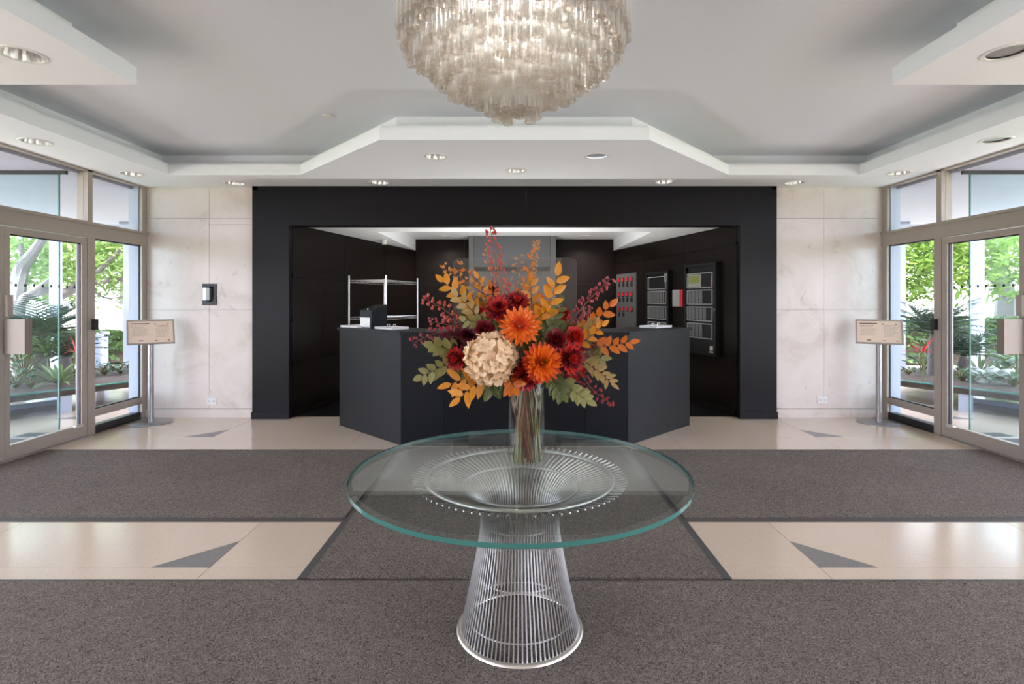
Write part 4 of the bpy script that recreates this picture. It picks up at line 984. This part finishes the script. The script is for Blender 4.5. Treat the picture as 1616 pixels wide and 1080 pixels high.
# ------------------------------------------------------------------ outside, both sides
def outside(s, nm):
    P = lambda x, y, z=0: Vector((s*x, y, z))
    def B(name, x0, x1, y0, y1, z0, z1, m, par=None):
        a, b = sx(s, x0, x1); return obj(name, MB().box((a, y0, z0), (b, y1, z1)), m, par)
    f = B('floor_vestibule_'+nm, W+.10, 8.3, -4, 10.3, -.06, -.004, 'grout'); f['kind'] = 'structure'
    xs = [W+.10, 6.3, 8.3]; ys = [-4, -1.3, .13, 1.58, 3.04, 4.5, 5.95, 7.4, 8.85, 10.3]
    for i in range(2):
        for j in range(len(ys)-1):
            a, b = sx(s, xs[i], xs[i+1]); obj('terrazzo_slab', MB().box((a+.003, ys[j]+.003, -.02), (b-.003, ys[j+1]-.003, 0)), 'terrazzo', f)
    t1 = [(s*5.5, 6.85), (s*5.85, 6.85), (s*5.5, 7.2)]; obj('inlay_triangle', MB().prism(t1, -.018, .0012), 'inlay', f)
    lm = B('threshold_mat', W+.14, W+.75, 4.0, 6.1, .0005, .012, 'rubber'); lm.name = 'doormat'
    tag(lm, 'dark rubber doormat outside the glass doors '+('near the sanitizer dispenser wall' if s < 0 else 'near the bare marble wall'), 'doormat')
    c = B('ceiling_canopy_'+nm, W+.10, 8.5, 1.2, 10.0, 2.92, 3.25, 'lavender'); c['kind'] = 'structure'
    B('fascia', 8.5, 8.56, 1.2, 10.06, 2.86, 3.25, 'alu_white', c); B('fascia', W+.3, 8.5, 10.0, 10.06, 2.86, 3.25, 'alu_white', c)
    # frameless screen across the vestibule
    g = thing('wall_screen_'+nm, (s*5.8, 5.86, 0), kind='structure')
    B('glass_sheet', 4.96, 6.62, 5.854, 5.866, .02, 2.88, 'screen_glass', g); B('top_channel', W+.12, 6.62, 5.845, 5.875, 2.88, 2.92, 'black', g)
    B('glass_edge', 4.948, 4.96, 5.854, 5.866, .02, 2.88, 'glass_edge', g); B('foot_channel', 4.95, 6.62, 5.84, 5.88, 0, .02, 'steel', g)
    # planter tray on white legs
    e0, d = Vector((6.27, 6.66)), Vector((-.472, .882)); nrm = Vector((.882, .472))
    if s > 0: e0 = e0+Vector((.1, .1))
    def Q(u, v): p = e0+d*u+nrm*v; return (s*p.x, p.y)
    pl_ = thing('planter', (*Q(.8, 1.0), 0), 'raised white framed planter outside the doors '+('on the dispenser side' if s < 0 else 'on the bare marble side'), 'planter')
    L0, L1, Dp = -1.6, 2.1, 2.3
    obj('tray', MB().prism([Q(L0, .02), Q(L1, .02), Q(L1, Dp), Q(L0, Dp)], .235, .315), 'soil', pl_)
    obj('ledge', MB().prism([Q(L0, -.03), Q(L1, -.03), Q(L1, .10), Q(L0, .10)], .316, .330), 'glass_edge', pl_)
    for u in (L0+.05, -.35, .62, 1.95):
        obj('leg', MB().prism([Q(u-.06, .03), Q(u+.06, .03), Q(u+.06, .15), Q(u-.06, .15)], 0, .234), 'alu_white', pl_)
        obj('leg', MB().prism([Q(u-.06, Dp-.2), Q(u+.06, Dp-.2), Q(u+.06, Dp-.08), Q(u-.06, Dp-.08)], 0, .234), 'alu_white', pl_)
    obj('base_rail', MB().prism([Q(L0, .05), Q(-.42, .05), Q(-.42, .12), Q(L0, .12)], .0, .06), 'alu_white', pl_)
    obj('base_rail', MB().prism([Q(-.28, .9), Q(.9, .9), Q(.9, .97), Q(-.28, .97)], .0, .06), 'alu_white', pl_)
    sl = MB(); rn = random.Random(2)     # uneven soil top
    nu, nv_ = 26, 16; vs = [(*Q(L0+.05+(L1-L0-.1)*i/nu, .12+(Dp-.2)*j/nv_), .318+(.05*rn.random() if 0 < i < nu and 0 < j < nv_ else 0)) for j in range(nv_+1) for i in range(nu+1)]
    sl.add(vs, [(j*(nu+1)+i, j*(nu+1)+i+1, (j+1)*(nu+1)+i+1, (j+1)*(nu+1)+i) for j in range(nv_) for i in range(nu)])
    obj('soil_bed', sl, 'soil', pl_, True)
    # columns carrying the canopy
    for (cx_, cyy) in ((8.28, 9.72), (6.95, 9.72), (8.2, 4.2)):
        if s > 0 and cx_ == 8.28: cx_, cyy = 8.36, 9.72
        cl_ = thing('canopy_column', (s*cx_, cyy, 0), 'slim pale column carrying the canopy outside the doors', 'column', 'slim pale columns under the canopies')
        a, b = sx(s, cx_-.065, cx_+.065)
        obj('shaft', MB().box((a, cyy-.065, .03), (b, cyy+.065, 2.88)), 'alu_white', cl_)
        a, b = sx(s, cx_-.11, cx_+.11); obj('foot_plate', MB().box((a, cyy-.11, 0), (b, cyy+.11, .03)), 'alu_white', cl_)
        obj('head_plate', MB().box((a, cyy-.11, 2.88), (b, cyy+.11, 2.92)), 'bollard_grey', cl_)
outside(-1, 'left'); outside(1, 'right')
struct('ground', MB().box((-60, -40, -.50), (60, 70, -.10)), 'lawn')
pm = MB()
for a, b, c, d in ((-13, -8.3, -12, 11.2), (8.3, 13, -12, 11.2), (-8.3, 8.3, -12, -4.6), (-13, 13, 11.2, 13)): pm.box((a, c, -.099), (b, d, -.06))
struct('patio', pm, 'patio')

# plants
LM = {}
def strap(m, w, arch):
    k = (m, w, arch)
    if k not in LM:
        mb = MB(); vs = []; nu = 6
        for i in range(nu+1):
            t = i/nu; ww = w*(.55+.9*t)*(1-t**2.6)+.002; x = t*math.cos(arch*t*.55); z = t*math.sin(.0)-arch*.55*t*t
            vs += [(x, -ww, z+ww*.35), (x, 0, z), (x, ww, z+ww*.35)]
        LM[k] = mb.add(vs, [(3*i+j, 3*i+j+1, 3*i+j+4, 3*i+j+3) for i in range(nu) for j in range(2)]).mesh('leaf', m, True)
    return LM[k]
prnd = random.Random(21)
def rosette(px, py, z, Lm, n, m, label, cat='plant', w=.07, name='bromeliad', Y=None, group=None):
    c = fl(px, py, z) if Y is None else at(px, py, Y)
    t = thing(name, c, label, cat, group)
    for k in range(n):
        a = 2.399*k; el = R(18+62*(k/n)+prnd.uniform(-6, 6)); rad = Vector((math.cos(a), math.sin(a), 0))
        dr = rad*math.cos(el)+Vector((0, 0, math.sin(el))); nn = Vector((0, 0, math.cos(el)))-rad*math.sin(el)
        l2 = Lm*prnd.uniform(.8, 1.08); place('leaf', strap(m, w, .55+.3*(1-k/n)), t, rad*.02+Vector((0, 0, .02)), basis(dr, nn), (l2, l2, l2))
    if Y is not None: obj('stalk', MB().tube([(0, 0, SO-c.z), (.02, 0, (SO-c.z)/2), (0, 0, .02)], .018, 6), 'olive', t, True, True)
    obj('crown_base', MB().ball((0, 0, .0), .045, 8, 0, (1, 1, 1.2)), 'olive', t, True, True)
    return t
FM = {}
def frond_mesh(m, narrow=.05):
    k = (m, narrow)
    if k not in FM:
        mb = MB(); pts = []; nu = 14
        for i in range(nu+1): t = i/nu; pts.append(Vector((t*.95, 0, .30*t-.62*t*t)))
        mb.tube(pts, [.010*(1-.7*i/nu) for i in range(nu+1)], 4)
        for i in range(2, nu+1):
            for sg in (-1, 1):
                t = i/nu; l = .30*math.sin(PI*(.12+.83*t))+.03; tg = (pts[i]-pts[i-1]).normalized()
                d = (tg*.55+Vector((0, sg, 0))*.8+Vector((0, 0, -.12))).normalized(); b = pts[i]; e = b+d*l; sdv = tg*narrow*.35
                mb.add([b-sdv, b+sdv, b+d*l*.5+sdv*1.1+Vector((0, 0, .01)), e], [(0, 1, 2, 3)])
        FM[k] = mb.mesh('frond', m, True)
    return FM[k]
def palm(px, py, z, Lm, n, m, label, trunk=.15, Y=None):
    c = fl(px, py, z) if Y is None else at(px, py, Y); t = thing('cycad_palm', c, label, 'palm')
    for k in range(n):
        a = 2.399*k; el = R(8+60*k/n); rad = Vector((math.cos(a), math.sin(a), 0)); dr = rad*math.cos(el)+Vector((0, 0, math.sin(el))); nn = Vector((0, 0, math.cos(el)))-rad*math.sin(el)
        l2 = Lm*prnd.uniform(.85, 1.1); place('frond', frond_mesh(m), t, Vector((0, 0, trunk)), basis(dr, nn), (l2, l2, l2))
    obj('trunk', MB().lathe([(.09, -.02), (.08, trunk*.6), (.06, trunk), (.001, trunk+.03)], 12), 'bark', t, True, True)
def bush(px, py, z, rx, rz, n, m, label, lsz=.12, name='leafy_plant', cat='plant', Y=None):
    """loose plant with broad leaves on short stems"""
    c = fl(px, py, z) if Y is None else at(px, py, Y); t = thing(name, c, label, cat); me = strap(m, .26, .5); st = MB()
    for k in range(n):
        a = 2.399*k; q_ = math.sqrt((k+.5)/n); p = Vector((rx*q_*math.cos(a), rx*q_*math.sin(a), rz*(1-.6*q_*q_)*prnd.uniform(.6, 1)))
        st.tube([(0, 0, -.01), p*.5+Vector((0, 0, .05)), p], .005, 4)
        el = R(prnd.uniform(-5, 45)); rad = Vector((math.cos(a), math.sin(a), 0)); dr = rad*math.cos(el)+Vector((0, 0, math.sin(el))); nn = Vector((0, 0, math.cos(el)))-rad*math.sin(el)
        l2 = lsz*prnd.uniform(.8, 1.25); place('leaf', me, t, p, basis(dr, nn), (l2, l2, l2))
    obj('stems', st, 'stem_green', t, True, True)
def stone(px, py, z, r, label):
    c = fl(px, py, z); mb = MB().ball((0, 0, 0), r, 12, 0, (1.25, 1, .68))
    for v in mb.v: v += Vector((prnd.uniform(-1, 1), prnd.uniform(-1, 1), prnd.uniform(-1, 1)))*r*.06
    o = obj('boulder', mb.mesh('boulder', 'stone', True), None); o.location = c+Vector((0, 0, r*.5)); tag(o, label, 'stone')
SO = .34
# dispenser side
palm(64, 593, SO, .92, 34, 'palm_leaf', 'dark arching cycad in the planter behind the pale rosette', .55)
palm(104, 596, SO, .60, 24, 'palm_leaf', 'smaller dark cycad beside the slim column', .30)
rosette(92, 608, SO, .40, 26, 'brom_leaf', 'pale green striped bromeliad at the planter ledge', w=.085)
rosette(75, 560, SO, .45, 22, 'brom_leaf', 'olive bromeliad rising through the dark cycad', w=.06, Y=8.0)
rosette(115, 593, SO, .34, 18, 'brom_leaf', 'small yellow green bromeliad next to the door stile', w=.07)
bush(25, 612, SO, .26, .30, 26, 'broad_leaf', 'dark broad leaved plant by the door pull box')
bush(48, 612, SO, .16, .18, 18, 'broad_leaf', 'low glossy green plant beside the pale bromeliad', .10)
bush(38, 596, SO, .45, .85, 60, 'broad_leaf', 'tall teal green leafy plant deep in the planter', .22)
bush(165, 592, SO, .20, .20, 26, 'broad_leaf', 'bushy green ground cover seen through the narrow sidelight', .12)
bush(190, 590, SO, .20, .20, 24, 'broad_leaf', 'bushy green ground cover beside the sign stand', .12)
bush(207, 588, SO, .15, .15, 16, 'broad_leaf', 'small dark leafy plant at the end of the planter', .10)
rosette(121, 560, SO, .28, 10, 'red_spike', 'red flowering bromeliad at the door stile', w=.05, Y=7.9)
# bare marble side
palm(1474, 592, SO, .80, 28, 'palm_leaf', 'dark arching cycad behind the red flower spike', .62)
palm(1521, 592, SO, .70, 26, 'palm_leaf', 'large grey green cycad behind the door stile', .28)
rosette(1546, 594, SO, .40, 22, 'brom_leaf', 'yellow green spiky rosette beside the slim column', w=.055)
rosette(1583, 593, SO, .40, 24, 'brom_leaf', 'yellow green spiky rosette near the door pull box', w=.07)
rosette(1456, 560, SO, .30, 11, 'red_spike', 'red flower spike over dark leaves beside the sign stand', w=.05, Y=7.9)
rosette(1603, 545, SO, .26, 10, 'red_spike', 'red bromeliad flower behind the door pull box', w=.06, Y=7.6)
bush(1457, 588, SO, .18, .42, 24, 'broad_leaf', 'dark glossy plant under the red flower spike', .16)
bush(1434, 592, SO, .16, .14, 18, 'broad_leaf', 'low green plant at the end of the planter by the sign', .10)
bush(1476, 590, SO, .16, .20, 18, 'broad_leaf', 'low green plant at the foot of the arching cycad', .10)
bush(1518, 603, SO, .14, .22, 20, 'broad_leaf', 'upright green plant at the planter ledge beside the boulders', .11)
bush(1556, 606, SO, .22, .16, 26, 'broad_leaf', 'spreading grey green ground cover among the boulders', .12)
bush(1600, 610, SO, .22, .20, 26, 'broad_leaf', 'broad green ground cover below the spiky rosettes', .13)
bush(1610, 594, SO, .25, .40, 26, 'broad_leaf', 'tall dark leafy plant behind the door pull box', .18)
stone(1534, 596, SO, .14, 'large pale boulder in the planter by the cycad')
stone(1564, 595, SO, .13, 'large pale boulder between the two spiky rosettes')
stone(1535, 602, SO, .07, 'small white stone in front of the pale boulder')
stone(1549, 606, SO, .07, 'small brown grey stone at the planter ledge')
stone(1590, 597, SO, .12, 'low pale boulder beneath the spiky rosette')

# trees and far garden
def crown(mb, c, rx, ry, rz, n, sz, rnd, flatten=.5):
    for k in range(n):
        while True:
            v = Vector((rnd.uniform(-1, 1), rnd.uniform(-1, 1), rnd.uniform(-1, 1)))
            if v.length < 1: break
        # leaves gathered into flat layered sprays
        p = Vector((c[0]+v.x*rx, c[1]+v.y*ry, c[2]+round(v.z*3.5)/3.5*rz+rnd.gauss(0, .10)))
        d = Vector((rnd.uniform(-1, 1), rnd.uniform(-1, 1), rnd.uniform(-flatten, flatten))).normalized(); u = d.cross(Vector((rnd.uniform(-.4, .4), rnd.uniform(-.4, .4), 1))).normalized()
        l = sz*rnd.uniform(.6, 1.4); mb.add([p-d*l, p+u*l*.32, p+d*l, p-u*l*.32], [(0, 1, 2, 3)])
def tree(base, limbs, crowns, label, mleaf, seed, sz=.125):
    rnd = random.Random(seed); t = thing('shade_tree', base, label, 'tree')
    for pts, r0, r1 in limbs:
        pp = smooth_path(pts, 5); n = len(pp); obj('trunk' if r0 > .13 else 'branch', MB().tube(pp, [r0+(r1-r0)*i/(n-1) for i in range(n)], 8), 'bark', t, True)
    mb = MB()
    for c, rx, ry, rz, n in crowns: crown(mb, c, rx, ry, rz, n, sz, rnd)
    o = obj('foliage', mb, mleaf, t); o['kind'] = 'stuff'
A_ = lambda lst: [at(*p) for p in lst]
b0 = at(20, 560, 11); b0.z = -.06
tree(b0, [
    ([b0, *A_([(22, 500, 11), (27, 455, 11), (36, 420, 11), (55, 395, 10.8), (75, 365, 10.6)])], .20, .07),
    (A_([(24, 500, 11), (40, 470, 10.9), (60, 455, 10.8), (85, 435, 10.6)]), .09, .03),
    (A_([(28, 490, 11), (40, 470, 11), (75, 458, 11.4), (102, 460, 11.6), (125, 445, 11.8), (150, 432, 12), (172, 412, 12), (192, 392, 12)]), .10, .04),
    (A_([(95, 470, 11.6), (125, 455, 11.8), (160, 444, 12), (195, 440, 12.2), (220, 432, 12.3)]), .07, .05),
    (A_([(150, 462, 12), (170, 471, 12), (200, 468, 12), (215, 470, 12)]), .025, .015),
    (A_([(146, 435, 12), (170, 430, 12), (195, 428, 12)]), .03, .02),
    (A_([(33, 430, 11), (33, 390, 11), (36, 350, 11)]), .05, .03)],
    [((at(60, 395, 12).x, 12.2, at(60, 385, 12).z), 3.4, 1.6, 1.3, 4200), ((at(170, 390, 13).x, 13.5, at(170, 385, 13).z), 2.6, 1.4, 1.2, 2600), ((at(20, 430, 13).x, 14, 2.3), 2.6, 1.3, .9, 1800)],
    'spreading tree with pale branching limbs outside the dispenser side doors', 'tree_leaf_pale', 31)
b1 = at(1587, 520, 17); b1.z = -.06
tree(b1, [([b1, *A_([(1587, 490, 17), (1588, 465, 17), (1580, 430, 17), (1570, 380, 17)])], .32, .14),
    (A_([(1588, 466, 17), (1610, 462, 16.6), (1640, 450, 16)]), .08, .05), (A_([(1586, 468, 17), (1572, 450, 16.5), (1540, 400, 16)]), .12, .05),
    (A_([(1575, 420, 17), (1520, 400, 16), (1470, 385, 15)]), .10, .04)],
    [((at(1540, 400, 13).x, 13, at(1540, 395, 13).z), 3.6, 1.6, 1.15, 5200), ((at(1460, 400, 13).x, 13.8, at(1460, 400, 13).z), 2.2, 1.4, 1.2, 2800), ((at(1610, 400, 15).x, 15.4, 3.0), 2.6, 1.5, 1.4, 2400)],
    'large shade tree with layered bright foliage outside the bare marble side doors', 'tree_leaf', 32)
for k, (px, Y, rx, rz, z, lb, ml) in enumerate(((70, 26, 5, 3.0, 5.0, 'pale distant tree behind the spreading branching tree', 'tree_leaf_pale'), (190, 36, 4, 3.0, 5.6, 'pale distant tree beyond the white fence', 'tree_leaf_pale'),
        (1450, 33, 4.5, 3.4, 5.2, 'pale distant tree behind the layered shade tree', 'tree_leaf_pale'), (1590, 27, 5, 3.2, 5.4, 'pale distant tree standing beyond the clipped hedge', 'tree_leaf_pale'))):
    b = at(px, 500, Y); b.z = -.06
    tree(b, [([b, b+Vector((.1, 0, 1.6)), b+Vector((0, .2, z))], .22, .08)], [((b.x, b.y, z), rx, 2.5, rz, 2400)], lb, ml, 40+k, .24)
def hedge(x0, x1, y0, y1, z1, label, n, seed, name='clipped_hedge'):
    rnd = random.Random(seed); mb = MB()
    for k in range(n):
        q_ = rnd.random(); p = Vector((rnd.uniform(x0, x1), rnd.uniform(y0, y1), -.05+z1*math.sqrt(rnd.random())))
        if rnd.random() < .6: p.y = y0+abs(rnd.gauss(0, .08))
        d = Vector((rnd.uniform(-1, 1), rnd.uniform(-1, 1), rnd.uniform(-1, 1))).normalized(); u = d.orthogonal(); l = rnd.uniform(.05, .10)
        mb.add([p-d*l, p+u*l*.4, p+d*l, p-u*l*.4], [(0, 1, 2, 3)])
    t = thing(name, ((x0+x1)/2, (y0+y1)/2, -.06), label, 'hedge'); o = obj('foliage', mb, 'hedge_leaf', t); o['kind'] = 'stuff'
    core = MB().box((x0+.1, y0+.15, -.06), (x1-.1, y1-.1, z1-.18)); obj('woody_core', core, 'soil', t)
hedge(8.6, 17, 13.0, 14.4, 1.15, 'clipped green hedge behind the planter on the bare marble side', 5200, 8)
hedge(-13.5, -9.2, 13.5, 14.4, .8, 'low green hedge in front of the branching tree', 2200, 9)
# white fence beyond the lawn on the dispenser side
ft = thing('garden_fence', (-13, 21, -.06), 'white panel fence beyond the lawn', 'fence')
for k in range(14):
    x = -20+k*1.0; obj('fence_panel', MB().box((x+.03, 21, .1), (x+.97, 21.04, 1.35)), 'fence_white', ft)
    obj('fence_post', MB().box((x-.04, 20.97, -.06), (x+.03, 21.07, 1.45)), 'fence_white', ft)
ft = thing('garden_fence', (16, 24, -.06), 'pale low garden wall beyond the clipped hedge', 'fence')
for k in range(12):
    x = 9+k*1.2; obj('fence_panel', MB().box((x+.03, 24, -.06), (x+1.17, 24.1, 1.9)), 'fence_white', ft)
for px, py, Y, lb in ((153, 531, 11.0, 'grey round bollard closest to the planter plants'), (163, 526, 11.8, 'grey round bollard farther out towards the white fence')):
    c = at(px, py, Y); t = thing('bollard', (c.x, c.y, -.06), lb, 'bollard', 'bollards by the lawn')
    obj('post', MB().lathe([(.001, c.z+.0), (.09, c.z-.02), (.09, 0), (.001, 0)], 20), 'bollard_grey', t, True, True)
    obj('cap', MB().lathe([(.001, c.z+.10), (.11, c.z+.09), (.115, c.z+.03), (.001, c.z+.02)], 20), 'bollard_grey', t, True, True)
print('objects', len(bpy.data.objects))
